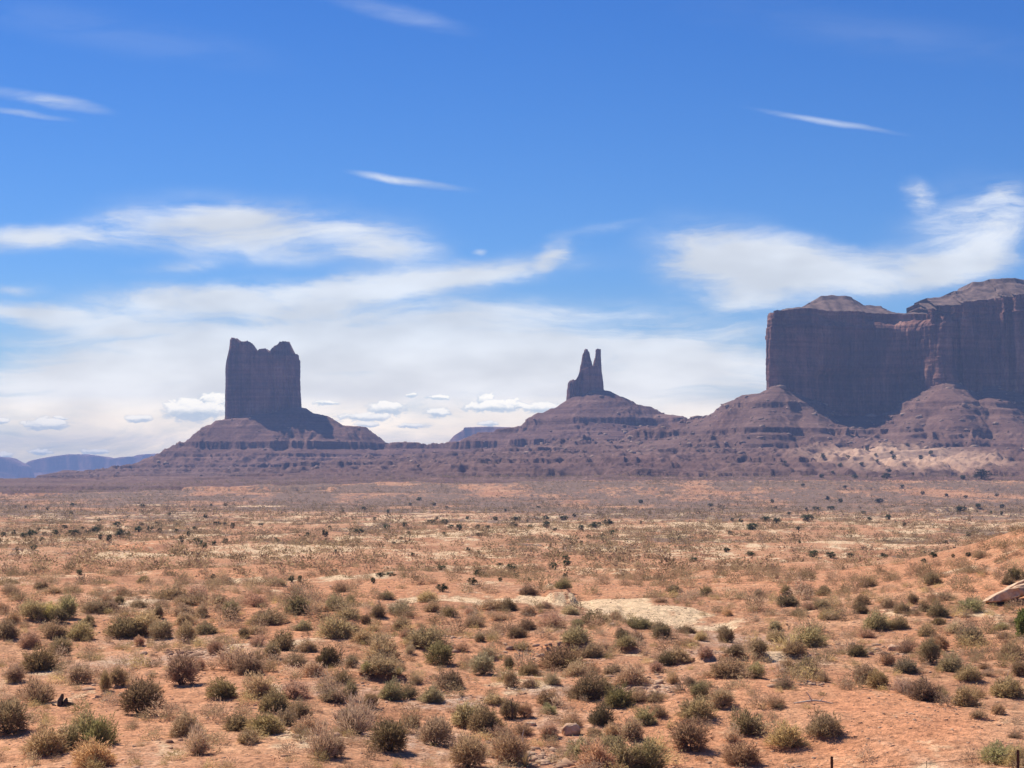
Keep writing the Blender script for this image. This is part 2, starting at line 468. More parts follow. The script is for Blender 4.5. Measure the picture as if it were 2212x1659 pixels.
# extra spurs running towards the viewer: pairs of end points
SPURS = [((268, 417, 2955, 1), (262, 452, 2850, 1)), ((236, 430, 2975, 1), (215, 461, 2870, 1)), ((318, 440, 2950, 1), (345, 470, 2820, 1)),
         ((598, 402, 2810, 2), (610, 447, 2660, 2)), ((560, 421, 2830, 2), (545, 447, 2730, 2)), ((660, 426, 2780, 2), (668, 452, 2640, 2)), ((505, 429, 2840, 2), (498, 455, 2760, 2)),
         ((772, 386, 2270, 3), (752, 445, 2040, 3)), ((790, 392, 2285, 3), (820, 432, 2120, 3)), ((848, 417, 2300, 3), (848, 436, 2200, 3)), ((720, 415, 2460, 3), (700, 460, 2180, 3)),
         ((930, 390, 2280, 3), (905, 432, 2120, 3)), ((946, 381, 2270, 3), (958, 425, 2110, 3)), ((990, 386, 2280, 3), (1015, 428, 2110, 3)), ((1010, 443, 2020, 3), (880, 452, 1900, 3)), ((680, 466, 2250, 3), (640, 484, 2050, 0))]
APRON = [(40, 489, 2450), (110, 484, 2500), (190, 477, 2600), (300, 471, 2620), (450, 467, 2560), (620, 465, 2500), (740, 462, 2300)]
SEG = [(CR[i], CR[i + 1]) for i in range(len(CR) - 1)]
NSKY = len(SEG)
SEG += [(np.array(PT(*a[:3]) + (a[3],)), np.array(PT(*b[:3]) + (b[3],))) for a, b in SPURS]
FD0 = [0, 12, 50, 100, 150, 200, 400, 800, 1400, 3000]
FD5 = [0, 100, 300, 600, 800, 1000, 3000]
FZ5 = [0, 4, 9, 17, 24, 34, 90]
FZ0 = [0, 1.5, 28, 55, 74, 87, 112, 138, 165, 210]
FD3 = [0, 8, 60, 100, 200, 300, 500, 700, 1100, 3000]
FZ3 = [0, .5, 29, 44, 62, 74, 89, 104, 132, 230]
BANDS = [(112, 6), (91, 15), (59, 13), (40, 5.5), (33, 2.5), (22, 5), (16, 2), (7, 4.5), (3.5, 1.5), (-5, 5), (-10, 2.5)]
BANDS = sorted(BANDS)
A5 = [np.array(PT(*a) + (5,)) for a in APRON]
SEG += list(zip(A5[:-1], A5[1:]))
T_in, T_out = [-60.0], [-60.0]
for b, c in BANDS:
    T_in += [b - (.9 if b > 20 else .16), b]; T_out += [b - c * .85, b]
T_in.append(400.); T_out.append(400.)

def far_land(x, y):
    z = np.full(x.shape, -1e3); cls = np.zeros(x.shape, np.int8); dist = np.full(x.shape, 1e4)
    wx = x + 14 * perlin(x / 70, y / 70, 61); wy = y + 14 * perlin(x / 70, y / 70, 62)
    for k_, (a, b) in enumerate(SEG):
        ex, ey = b[0] - a[0], b[1] - a[1]
        t = np.clip(((wx - a[0]) * ex + (wy - a[1]) * ey) / (ex * ex + ey * ey), 0, 1)
        d = np.hypot(wx - a[0] - t * ex, wy - a[1] - t * ey)
        zc = a[2] + t * (b[2] - a[2])
        if a[3] == 5:
            h = zc - np.interp(d, FD5, FZ5)
        elif a[3] == 3:
            zc = np.minimum(zc, 108) * np.exp(-d / 120) + 100 * (1 - np.exp(-d / 120)) if k_ < NSKY and min(a[2], b[2]) > 75 else zc
            h = zc - np.interp(d, FD3, FZ3)
        else:
            h = zc - np.interp(d, FD0, FZ0)
        m = h > z
        z = np.where(m, h, z); cls = np.where(m, int(a[3]), cls); dist = np.minimum(dist, d)
    return z, cls, dist

def height(x, y, full=False):
    x = np.asarray(x, float); y = np.asarray(y, float)
    z = base(y)
    cls = np.zeros(x.shape, np.int8)
    near = 1 - sstep(y, 400, 900)
    # red mound on the right and gentle swells
    z = z + near * (7.6 * np.exp(-((x - 58) / 17) ** 2 - ((y - 160) / 34) ** 2) + 1.3 * np.exp(-((x - 34) / 10) ** 2 - ((y - 118) / 14) ** 2))
    z = z - near * .9 * np.exp(-((x - 9) / 9) ** 2 - ((y - 112) / 8) ** 2)
    z = z + .85 * near * perlin(x / 17, y / 15, 3) + .18 * near * perlin(x / 6, y / 5, 4) + .085 * near * fbm(x / 1.7, y / 1.7, 4, 5, .6)
    k = sstep(y, 180, 700)
    z = z + k * (1.1 * perlin(x / 60, y / 45, 6) + .5 * perlin(x / 22, y / 18, 8))
    for (x0, x1, yb, h, L) in BANKS:
        yc = yb + (x1 - x0) * .12 * perlin(x / (x1 - x0) * 3, np.zeros_like(x) + yb, 9)
        d = y - yc
        wx = sstep(x, x0 - .15 * (x1 - x0), x0 + .15 * (x1 - x0)) * (1 - sstep(x, x1 - .15 * (x1 - x0), x1 + .15 * (x1 - x0)))
        z = z + h * wx * sstep(d, -.15 * h, .25 * h) * np.exp(-np.clip(d, 0, None) / L)
    far = y > 950
    if far.any():
        xf, yf = x[far], y[far]
        hz, c, d = far_land(xf, yf)
        g = ridged(xf / 36 + .3 * perlin(xf / 40, yf / 40, 21), yf / 150, 3, 22)
        g2 = fbm(xf / 13, yf / 17, 3, 25)
        zb = z[far]
        amp = sstep(d, 3, 45) * sstep(hz, -18, 20)
        g3 = ridged(xf / 19 + .2 * g, yf / 34, 3, 23); g4 = fbm(xf / 4.5, yf / 6, 2, 26)
        hz = hz + amp * ((g * 8.0 + g3 * 3.8) * np.where(c == 3, 1.25, np.where((c == 0) | (c == 5), .55, 1)) - 3.0) + np.minimum(amp + .15, 1) * np.where(hz > 42, g2 * 2.6 + g4 * 1.3, fbm(xf / 42, yf / 16, 3, 27) * 2.0 + g4 * .2)
        hz = hz + 3.2 * fbm(xf / 130, yf / 90, 3, 31) * sstep(d, 20, 120)
        q = 1 / (1 + np.exp(-np.clip((hz - zb) / 2.0, -40, 40)))
        m = hz * q + zb * (1 - q)
        m = np.where(hz > zb + 20, hz, m)
        ter = np.interp(m, T_in, T_out)
        w = np.clip(.66 + 1.3 * fbm(xf / 110, m / 9, 3, 41), 0.0, 1)
        w = w * np.where(c == 3, 1 - .45 * sstep(m, 40, 62), 1) * np.where(c == 1, 1 - .9 * sstep(m, 60, 70), 1) * np.where((c == 2), 1 - .8 * sstep(m, 93, 99), 1)
        w = np.where((m > 42) & (m < 62) & (c != 3), np.maximum(w, .93), w)
        w = w * (1 - .75 * (1 - sstep(xf, -520, -440)) * sstep(m, 20, 45))
        # the sandy fan below the mesa is smooth
        fan = np.exp(-(((xf - 385) / 95) ** 2 + ((yf - 1880) / 150) ** 2) ** 2)
        w = w * (1 - fan) * sstep(yf, 1250, 1600)
        zz = m + (ter - m) * w
        z[far] = zz
        c = np.where(c == 5, 0, c); cc = np.where(zz > 22, c, 0); cc = np.where((c == 0) & (zz > 0) , 4, cc); cc = np.where((cc == 0) & (zz > -10.8 + 1.4 * g2 + 3.5 * fbm(xf / 160, yf / 160, 3, 91)) & (yf > 1580), 4, cc)
        cls[far] = cc
    return (z, cls) if full else z

def at(u, v):
    """where the sight line through (u, v) meets the land"""
    a, b = ray(u, v)
    Ds = np.geomspace(46, 2600, 1600)
    hz = height(a * Ds, Ds)
    below = b * Ds <= hz
    if not below.any(): return a * 2600, 2600.0, float(hz[-1])
    k = int(np.argmax(below))
    if k == 0: return a * Ds[0], Ds[0], float(hz[0])
    lo, hi = Ds[k - 1], Ds[k]
    f0 = b * lo - hz[k - 1]; f1 = b * hi - hz[k]
    D = lo + (hi - lo) * f0 / max(f0 - f1, 1e-6)
    return a * D, D, float(height(np.array([a * D]), np.array([D]))[0])

# ------------------------------------------------------------------ one sheet of land, split by what it belongs to
rows = np.concatenate([np.geomspace(2, 44, 30, endpoint=False), np.geomspace(44, 160, 330, endpoint=False), np.geomspace(160, 1000, 300, endpoint=False),
    np.arange(1000, 1600, 5), np.arange(1600, 2100, 2.6), np.arange(2100, 2350, 1.7), np.arange(2350, 2600, 2.6), np.arange(2600, 3010, 1.7),
    np.arange(3010, 3300, 12), np.geomspace(3300, 11600, 50)])
NC = 1080
tt = np.linspace(-.325, .325, NC)
GX = tt[None, :] * (rows[:, None] + 70); GY = np.repeat(rows[:, None], NC, 1)
GZ, GC = height(GX.ravel(), GY.ravel(), True)
xf_, yf_ = GX.ravel(), GY.ravel()

def ellipse_mask(x, y, cx, cy, rx, ry, soft=.5):
    w = .35 * perlin(x / (rx * .5), y / (ry * .5), 77)
    d = np.sqrt(((x - cx) / rx) ** 2 + ((y - cy) / ry) ** 2) + w
    return 1 - sstep(d, 1 - soft, 1 + soft * .4)
PALE = [(452, 600, 78, 8, 1.), (610, 606, 50, 11, 1.), (648, 614, 64, 10, 1.), (700, 624, 60, 9, .6), (540, 603, 40, 7, 1.), (328, 578, 52, 5, .85), (270, 579, 40, 4, .6),
        (350, 538, 40, 3, .7), (430, 536, 50, 3, .75), (500, 531, 60, 4, .8), (570, 526, 55, 4, .7), (640, 527, 50, 3, .5), (300, 551, 70, 7, .7), (30, 541, 45, 4, .8), (130, 556, 55, 5, .75), (230, 553, 70, 9, .6),
        (262, 506, 34, 1.1, .8), (158, 505, 34, 1.0, .7), (38, 516, 20, 1.2, .6), (720, 525, 65, 5, .75), (950, 527, 85, 3, .7), (700, 548, 80, 6, .3), (450, 556, 80, 6, .45), (860, 545, 60, 5, .4),
        (60, 575, 60, 6, .45), (480, 570, 60, 5, .55), (620, 571, 90, 5, .45), (375, 640, 18, 6, .5), (380, 662, 30, 7, .4), (120, 610, 40, 8, .4), (270, 690, 60, 8, .35), (905, 612, 30, 6, .4),
        (775, 655, 45, 8, .5), (300, 742, 60, 12, .5), (520, 690, 40, 12, .5), (980, 615, 26, 10, .5), (85, 700, 40, 10, .3), (355, 660, 20, 5, .4)]
REDS = [(563, 598, 18, 4, .9), (236, 576, 30, 4, .9), (122, 547, 26, 4, .9), (930, 730, 100, 44, 1.), (860, 760, 64, 27, 1.), (990, 585, 60, 30, .9), (800, 690, 70, 14, .6), (870, 690, 60, 12, .8), (160, 690, 140, 40, .5), (90, 740, 120, 40, .55), (330, 640, 70, 20, .35), (720, 580, 90, 12, .6), (900, 575, 60, 14, .7), (250, 600, 120, 20, .25), (955, 640, 50, 18, .7)]
GRAV = [(450, 702, 60, 9, .8), (640, 690, 46, 12, .8), (540, 690, 40, 8, .7), (415, 740, 70, 14, .7), (600, 750, 50, 20, .7), (560, 720, 40, 20, .5), (720, 640, 40, 8, .7), (770, 640, 50, 7, .7), (700, 655, 50, 7, .6), (795, 660, 40, 8, .7), (580, 655, 40, 10, .5), (330, 690, 60, 8, .5), (500, 760, 120, 12, .5), (105, 665, 60, 10, .6), (200, 655, 50, 8, .7), (160, 638, 60, 8, .6)]
soil = np.zeros((len(xf_), 4))
D_ = yf_
def paint(lst, ch):
    for (u, v, ru, rv, w) in lst:
        cx, cy = at(u, v)[:2]
        cy0 = at(u, v + rv)[1]; cy1 = at(u, max(v - rv, 499))[1]
        rx = ru / F * cy; ry = max((cy1 - cy0) / 2, .6)
        sel = (np.abs(xf_ - cx) < rx * 2) & (np.abs(yf_ - (cy0 + cy1) / 2) < ry * 2)
        if sel.any():
            soil[sel, ch] = np.maximum(soil[sel, ch], w * ellipse_mask(xf_[sel], yf_[sel], cx, (cy0 + cy1) / 2, rx, ry))
paint(PALE, 0); paint(REDS, 2); paint(GRAV, 3)
red_p = np.clip((soil[:, 2] - .6) / .4, 0, 1)
# natural patchiness of sand and of the low grey brush further out
n_a = fbm(xf_ / 26, yf_ / 60, 4, 51); n_b = fbm(xf_ / 9, yf_ / 16, 4, 52); n_c = fbm(xf_ / 90, yf_ / 220, 4, 53)
mid = sstep(D_, 190, 330) * (1 - sstep(D_, 2300, 2700))
cover = sstep(D_, 520, 760) * np.clip(.74 + 1.2 * n_c + .7 * n_a, 0, .84) + (1 - sstep(D_, 520, 760)) * mid * np.clip(.30 + 1.6 * n_a + .8 * n_b, 0, .85)
soil[:, 1] = cover * mid * np.clip(1 - soil[:, 0] * 1.1, 0, 1) * .95
soil[:, 0] = np.maximum(soil[:, 0], mid * np.clip(.22 + 1.5 * n_b - .6 * n_c, 0, .85) * (1 - sstep(D_, 600, 1300)))
soil[:, 0] = np.maximum(soil[:, 0], (1 - mid) * np.clip(1.1 * n_b + .5 * n_a - .12, 0, .55) * (D_ < 300))
soil[:, 2] = np.maximum(soil[:, 2], (1 - mid) * np.clip(.30 + 1.2 * n_a, 0, .7) * (D_ < 300))
soil[:, 3] = np.maximum(soil[:, 3], (1 - mid) * np.clip(1.4 * n_b - .25, 0, .6) * (D_ < 300))
soil[:, 0] *= 1 - .9 * red_p * (D_ < 150); soil[:, 3] *= 1 - .8 * red_p * (D_ < 150)
# sandy fan and brushy foot of the far slopes
fan = np.exp(-(((xf_ - 385) / 95) ** 2 + ((yf_ - 1880) / 150) ** 2) ** 2)
fs = (D_ > 1400)
soil[:, 0] = np.where(fs, np.maximum(soil[:, 0] * .6, fan * np.clip(.85 + .8 * n_b, 0, 1)), soil[:, 0])
foot = fs * np.clip(1 - (GZ + 4) / 34, 0, 1) * np.clip(.8 + 1.2 * n_c, 0, 1)
soil[:, 1] = np.where(fs, np.maximum(soil[:, 1] * np.where(GC == 0, 1, .25), foot * .42) * (1 - fan), soil[:, 1])

idx = np.arange(len(rows) * NC).reshape(len(rows), NC)
quads = np.stack([idx[:-1, :-1], idx[:-1, 1:], idx[1:, 1:], idx[1:, :-1]], -1).reshape(-1, 4)
qc = GC[quads[:, 0]]
ALLV = np.stack([xf_, yf_, GZ], -1)
# cells behind the skyline ridges that nothing can show are kept: the land is a closed sheet
def piece(name, mask, mat, parent=None):
    q = quads[mask]
    used, inv = np.unique(q, return_inverse=True)
    return mesh_obj(name, ALLV[used], inv.reshape(-1, 4), mat, parent, True, {'soil': soil[used]})
ground = tag(piece('ground', qc == 0, M_GROUND), 'red desert plain with pale sand patches and grey brush', 'ground', kind='structure')
hills = tag(piece('hills', qc == 4, M_TALUS), 'low banded red slopes at the foot of the buttes', 'hills', kind='structure')

butte = tag(empty('sandstone_butte', PT(263, 440, 3000)), 'square dark butte with a notched crown on a wide banded skirt', 'butte')
spire = tag(empty('spire_butte', PT(587, 430, 2850)), 'narrow butte with two thin rock fingers, on a banded pedestal', 'butte')
mesa = tag(empty('mesa', PT(880, 430, 2300)), 'huge dark flat-topped mesa wall filling the right side above its talus', 'mesa')
def attach(o, root):
    o.parent = root
    o.matrix_parent_inverse = Matrix.Translation(root.location).inverted()
for root, c, nm in ((butte, 1, 'talus_slope'), (spire, 2, 'talus_slope'), (mesa, 3, 'talus_slope')):
    attach(piece(nm, qc == c, M_TALUS), root)

# ------------------------------------------------------------------ rock towers
def X_at(u, v, D): return PT(u, v, D)[0]
def Z_at(v, D): return PT(512, v, D)[2]
def tower(name, root, D, left, right, crown, foot_v, depth, seed, ns=640, nt=170, amp=1.6, box=4.0, taper=.1, off=0.0):
    """a free-standing rock: left and right outlines (u, v), crown heights (u, v), a real depth front to back"""
    lz = np.array([Z_at(v, D) for u, v in left]); lx = np.array([X_at(u, v, D) for u, v in left])
    rz = np.array([Z_at(v, D) for u, v in right]); rx = np.array([X_at(u, v, D) for u, v in right])
    o = np.argsort(lz); lz, lx = lz[o], lx[o]
    o = np.argsort(rz); rz, rx = rz[o], rx[o]
    cx = np.array([X_at(u, v, D) for u, v in crown]); cz = np.array([Z_at(v, D) for u, v in crown])
    z0 = Z_at(foot_v, D)
    th = np.linspace(0, 2 * math.pi, ns, endpoint=False)
    c, s = np.cos(th), np.sin(th)
    p = .5 + .5 * np.sign(c) * np.abs(c) ** (2 / box); q = np.sign(s) * np.abs(s) ** (2 / box)
    V = []; x = None
    mid = (lx.mean() + rx.mean()) / 2
    for j in range(nt + 1):
        t = j / nt
        x = lx[-1] + (rx[-1] - lx[-1]) * p if x is None else x
        for _ in range(3):
            zt = np.interp(x, cx, cz) + amp * .9 * np.round(1.6 * perlin(x / 4.2, x * 0 + seed, seed + 20)) / 1.6 - 9 * sstep(-q, -.5, .5)
            z = z0 + t * (zt - z0)
            L = np.interp(z, lz, lx); Rr = np.interp(z, rz, rx)
            x = L + (Rr - L) * p
        k = 1 - taper * t
        y = D + off - q * depth * k      # q>0 faces the viewer
        a = np.cumsum(np.hypot(np.diff(x, prepend=x[-1]), np.diff(y, prepend=y[-1])))
        flute = ridged(x / 11 + seed, y / 13 + z / 260, 3, seed) + .5 * perlin(x / 4, y / 4 + z / 45, seed + 3)
        ledge = perlin(z / 5.5, x / 90, seed + 5) + .6 * perlin(z / 17, y / 60, seed + 6)
        nrm = amp * (flute * 1.35 + ledge * .6 + .4 * perlin(x / 2.2, y / 2.2 + z / 12, seed + 4) + 1.6 * perlin(x / 26, z / 34, seed + 8)) * np.clip(.35 + .65 * np.abs(q), 0, 1)
        ak = np.cumsum(np.hypot(np.diff(x, prepend=x[0]), np.diff(y, prepend=y[0])))
        crack = np.clip(ridged(ak / 13 + seed, z / 300, 2, seed + 11), 0, 1) ** 5
        blk = np.round(2.0 * perlin(ak / 16 + seed + .2 * np.round(z / 23), np.round(z / 21) * .37, seed + 12)) / 2.0
        nrm = nrm + amp * (blk * 1.3 - crack * 2.6)
        V.append(np.stack([x + .35 * nrm * c, y - nrm * s, z + amp * .4 * perlin(x / 5, y / 6, seed + 9) * t], -1))
    top = V[-1]
    ctr = np.array([top[:, 0].mean(), top[:, 1].mean()])
    for kk in (.93, .8, .6, .35, .12):
        xx = ctr[0] + (top[:, 0] - ctr[0]) * np.clip(kk + .0, 0, 1); yy = ctr[1] + (top[:, 1] - ctr[1]) * kk
        zz = np.interp(xx, cx, cz) - 9 * sstep(-(q * kk), -.5, .5) + amp * .7 * perlin(xx / 6, yy / 6, seed + 9)
        V.append(np.stack([xx, yy, zz], -1))
    n = len(V); V = np.concatenate(V)
    id_ = np.arange(n * ns).reshape(n, ns); nx = np.roll(id_, -1, 1)
    f = np.stack([id_[:-1], nx[:-1], nx[1:], id_[1:]], -1).reshape(-1, 4)
    ob = mesh_obj(name, V, f, M_CLIFF, None, False)
    attach(ob, root)
    return ob
tower('rock_tower', butte, 3000,
    [(226.0, 425), (226.8, 418), (227.3, 395), (227.4, 369), (229.7, 357), (231.8, 348), (232.3, 341)],
    [(301.5, 420), (300, 408), (299.2, 391), (299.3, 360), (299.2, 355.5), (296, 352), (293, 343)],
    [(226, 358), (229.5, 357), (231.8, 348), (232.3, 340.2), (239.4, 339.8), (241.0, 343), (242.2, 347.5), (244.5, 347), (245.8, 343.8), (251, 343.4), (255.0, 344.6), (256.4, 348), (259.0, 354), (260.6, 354), (262.5, 351.4), (270, 350.6), (271.5, 354.2), (273.4, 354.2), (275, 351.4),
     (278, 347.8), (281, 347), (283.0, 344.0), (291, 342.8), (292.8, 347), (293.6, 360), (294.9, 360), (295.6, 354.8), (299, 355.4), (300, 358)], 452, 52, 5, amp=1.9)
tower('rock_spire', spire, 2850,
    [(577, 405), (577.5, 385), (579, 372.6), (580.2, 365.7), (582, 361.6), (582, 356), (584, 351.3), (585.4, 349.6)],
    [(597, 405), (594.5, 380), (592.6, 366.5), (591.8, 363), (590, 357.5), (588, 350.6), (587.4, 349.6)],
    [(578, 372), (580, 364), (581.6, 360), (582, 355), (583.6, 353), (584, 350), (585.2, 349.2), (587.2, 349.4), (588, 351.5), (589.2, 353), (590, 357.5), (591.4, 361), (593, 366)], 425, 20, 15, 260, 130, 1.7, 2.8, .55, -4)
tower('rock_spire', spire, 2850,
    [(588, 405), (591.5, 380), (592.9, 366), (594.1, 359.5), (594.6, 357.5), (595.9, 356.6), (595.9, 351.5), (595.0, 350.4), (595.0, 348)],
    [(604.6, 405), (603.9, 390), (603.2, 382.3), (601.9, 370), (600.9, 356), (600.8, 348)],
    [(592, 366), (594.2, 358.8), (595.6, 356.5), (595.9, 349.6), (600.4, 349.2), (602, 352)], 425, 17, 16, 240, 130, 1.4, 3.2, .5, 6)
tower('rock_shoulder', spire, 2850,
    [(564.5, 415), (567, 400), (567.5, 383.6), (569.4, 381)],
    [(602, 415), (601.5, 400), (601, 380), (600.5, 366)],
    [(566, 383), (569.4, 380.9), (575.7, 380.8), (577, 378), (579, 373), (582, 370), (588, 368.5), (591, 366), (593, 368.5), (597, 366), (601, 370)], 428, 22, 17, 300, 110, 1.9, 3.5, .1, -2)
tower('rock_knob', spire, 2850,
    [(534.6, 421), (535, 416), (536, 414.8)], [(541, 421), (539.5, 417.5), (538, 414.8)],
    [(534.5, 416), (536.5, 414.6), (538.2, 414.8), (540, 418)], 424, 6, 18, 60, 24, .35, 2.5, .3)

# ------------------------------------------------------------------ the mesa: a long wall in plan, its rim, and the stepped cap set back from it
WALL = [(772, 2440), (769.5, 2400), (767.6, 2350), (767.2, 2318), (768.6, 2300), (772, 2290), (778, 2287), (786, 2291), (794, 2296), (803, 2298), (812, 2304), (826, 2316), (840, 2324), (858, 2328), (876, 2330), (893, 2327),
        (906, 2322), (917, 2314), (924, 2308), (928, 2300), (930, 2288), (935, 2286), (937, 2298), (941, 2296), (943, 2280), (949, 2276), (952, 2290), (960, 2292), (963, 2284), (970, 2284), (974, 2299), (988, 2304), (999, 2300), (1001, 2286), (1008, 2282), (1011, 2294), (1014, 2292), (1016, 2278), (1023, 2278),
        (1034, 2298), (1060, 2300), (1110, 2306), (1200, 2322), (1330, 2350), (1500, 2400)]
RIM = [(760, 313), (769, 312.6), (774, 311), (786, 310.9), (796, 308.5), (812, 307.5), (830, 308), (850, 308.5), (870, 309.5), (890, 310.5), (904, 311.6), (919, 312), (930, 310), (940, 309), (952, 306), (962, 304), (980, 300), (1000, 297.5), (1024, 296), (1100, 295), (1500, 292)]
TIER = [(760, 313), (774, 311), (796, 307.9), (812, 306.2), (822, 302), (830.4, 297.8), (833.8, 293.8), (842, 292.4), (862, 293.4), (863.5, 295.5), (869, 298.6), (876, 301.8), (891, 302.4), (894.5, 306.8), (904.4, 310.4),
        (919.6, 310.8), (930, 308.5), (936, 304), (940, 301), (951, 298), (962, 294.4), (972, 291.3), (980, 287.9), (985, 281.9), (998, 280.4), (1010.5, 279.6), (1024, 279.3), (1060, 278.6), (1100, 279.5), (1200, 281), (1500, 284)]
wu = np.array([w[0] for w in WALL], float); wd = np.array([w[1] for w in WALL], float)
wx_ = np.array([X_at(u, 345, D) for u, D in WALL]); wl = np.concatenate([[0], np.cumsum(np.hypot(np.diff(wx_), np.diff(wd)))])
NSW = 1150
ss = np.concatenate([np.linspace(0, np.interp(1040, wu[3:], wl[3:]), NSW - 120, endpoint=False), np.linspace(np.interp(1040, wu[3:], wl[3:]), wl[-1], 120)])
sx = np.interp(ss, wl, wx_); sy = np.interp(ss, wl, wd); su = np.interp(ss, wl, wu)
nx_ = np.gradient(sx, ss); ny_ = np.gradient(sy, ss); nl = np.hypot(nx_, ny_); fx, fy = ny_ / nl, -nx_ / nl    # outward from the rock
rimz = np.array([Z_at(np.interp(u, [a for a, b in RIM], [b for a, b in RIM]), 2300) for u in su])
NTW = 210
VV = []
z00 = 40.0
for j in range(NTW + 1):
    t = j / NTW
    z = z00 + t * (rimz - z00)
    fl = ridged(ss / 17, z / 230, 3, 71)
    fl2 = perlin(ss / 5, z / 70, 72)
    bay = perlin(ss / 48, z / 300, 73)
    slabs = perlin(ss / 30, z / 26, 75)
    led = perlin(z / 5.0, ss / 140, 74) + .7 * perlin(z / 14, ss / 90, 76)
    rough = sstep(ss, wl[15], wl[18]) * 1.4 + .6          # the right half is more broken
    up_ = sstep(t, .78, 1.0)
    # upper ledges step back, the foot leans forward a little
    step = -3.0 * sstep(z - (rimz - 20), 0, 2.5) - 4.0 * sstep(z - (rimz - 9), 0, 2) * (.5 + .5 * bay) + 6.0 * (1 - t) ** 2
    cut = sstep(su, 864, 872) * (1 - sstep(su, 926, 931)) + .9 * sstep(su, 934, 938) * (1 - sstep(su, 949, 953)) + .6 * sstep(su, 822, 826) * (1 - sstep(su, 846, 852))
    zl = rimz - 17 + 3 * perlin(ss / 40, np.zeros(NSW), 70)
    step = step - cut * 13 * sstep(z, zl, zl + 9)
    off_ = rough * (2.4 * fl + .6 * fl2) + 4.0 * bay * rough + 1.6 * slabs + led * (.5 + 1.0 * up_) + .7 * perlin(ss / 2.6, z / 16, 69) + step
    crack = np.clip(ridged(ss / 15 + .15 * perlin(ss / 9, z / 22, 66), z / 420, 2, 65), 0, 1) ** 5
    blk = np.round(2.2 * perlin(ss / 26 + .2 * np.round(z / 31), np.round(z / 27) * .31, 67)) / 2.2
    zal = Z_at(398 - 22, 2320)
    alc = sstep(su, 806, 828) * (1 - sstep(su, 912, 926))
    off_ = off_ * (.12 + .88 * sstep(ss, wl[2], wl[8])) - crack * 3.2 * (.5 + .5 * rough) + blk * 2.6 * (.6 + .4 * rough) - 15 * alc * (1 - sstep(z, zal - 4, zal + 14 + 5 * perlin(ss / 22, np.zeros(NSW), 64)))
    VV.append(np.stack([sx + fx * off_, sy + fy * off_, z + .8 * perlin(ss / 6, z / 9, 77) * t], -1))
rim = VV[-1]
# the top: back from the rim to the stepped cap
tierz = np.array([Z_at(np.interp(u, [a for a, b in TIER], [b for a, b in TIER]), 2355) for u in np.interp(sx, wx_[3:], wu[3:])])
ybs = np.convolve(np.pad(yb_ := np.maximum(rim[:, 1], np.interp(rim[:, 0], wx_[3:], wd[3:])), 60, mode='edge'), np.hanning(121) / np.hanning(121).sum(), 'valid')
backs = [4, 10, 18, 26, 34, 38, 40, 44, 48, 52, 55, 56.5, 58, 66, 90, 130]
yb = np.maximum(rim[:, 1], np.interp(rim[:, 0], wx_[3:], wd[3:]))
for d in backs:
    k = min(1.0, d / 58.0)
    rise = np.interp(k, [0, .12, .3, .32, .5, .62, .66, .9, .955, 1], [0, .05, .16, .26, .40, .52, .60, .78, .97, 1.0])
    nn = perlin(rim[:, 0] / 8, np.full(NSW, d / 8), 79)
    zz = rim[:, 2] + (np.maximum(tierz - rim[:, 2], -1)) * rise + .7 * nn
    jig = 3.2 * perlin(rim[:, 0] / 14, np.full(NSW, 3.3), 78) * min(1, d / 20)
    inset = d * .34 * (1 - sstep(ss, wl[4], wl[9]))
    VV.append(np.stack([rim[:, 0] + inset, yb + (ybs - yb) * min(1.0, d / 16) + d + jig, zz], -1))
VV.append(np.stack([VV[-1][:, 0], VV[-1][:, 1] + 2, np.full(NSW, 60.0)], -1))
n = len(VV); VV = np.concatenate(VV)
id_ = np.arange(n * NSW).reshape(n, NSW)
f = np.stack([id_[:-1, :-1], id_[:-1, 1:], id_[1:, 1:], id_[1:, :-1]], -1).reshape(-1, 4)
rowq = np.repeat(np.arange(n - 1), NSW - 1)
for nm, msk in (('cliff_wall', rowq < NTW), ('cap_rock', rowq >= NTW)):
    q = f[msk]; used, inv = np.unique(q, return_inverse=True)
    attach(mesh_obj(nm, VV[used], inv.reshape(-1, 4), M_CLIFF if nm == 'cliff_wall' else M_CAP, None, False), mesa)

# ------------------------------------------------------------------ distant mesas, many kilometres away
def far_mesa(label, D, prof, foot, depth, seed, base_v):
    root = tag(empty('distant_mesa', PT(prof[len(prof) // 2][0], base_v, D)), label, 'mesa', 'distant blue mesas')
    us = np.linspace(prof[0][0], prof[-1][0], 260)
    vs = np.interp(us, [a for a, b in prof], [b for a, b in prof])
    pts = np.array([PT(u, v, D) for u, v in zip(us, vs)])
    z0 = Z_at(base_v, D); H = pts[:, 2] - z0
    wob = depth * .22 * fbm(pts[:, 0] / (depth * .7), np.zeros(260), 4, seed)
    prof_y = [(-1.0, 0.0), (-.62, .30), (-.42, .44), (-.40, .50), (-.20, .60), (-.17, .93), (-.12, 1.0), (.6, .98), (.75, .5), (1.0, 0.0)]
    V = [np.stack([pts[:, 0], D + a * depth + wob + .05 * depth * perlin(pts[:, 0] / 60, np.full(260, a * 9), seed + 2), z0 + H * b + (H * .012 * perlin(pts[:, 0] / 45, np.full(260, b * 5), seed + 1) if 0 < b < 1 else 0)], -1) for a, b in prof_y]
    n = len(V); V = np.concatenate(V); i = np.arange(n * 260).reshape(n, 260)
    q = np.stack([i[:-1, :-1], i[:-1, 1:], i[1:, 1:], i[1:, :-1]], -1).reshape(-1, 4)
    attach(mesh_obj('cliff_wall', V, q, M_CLIFF, None, False), root)
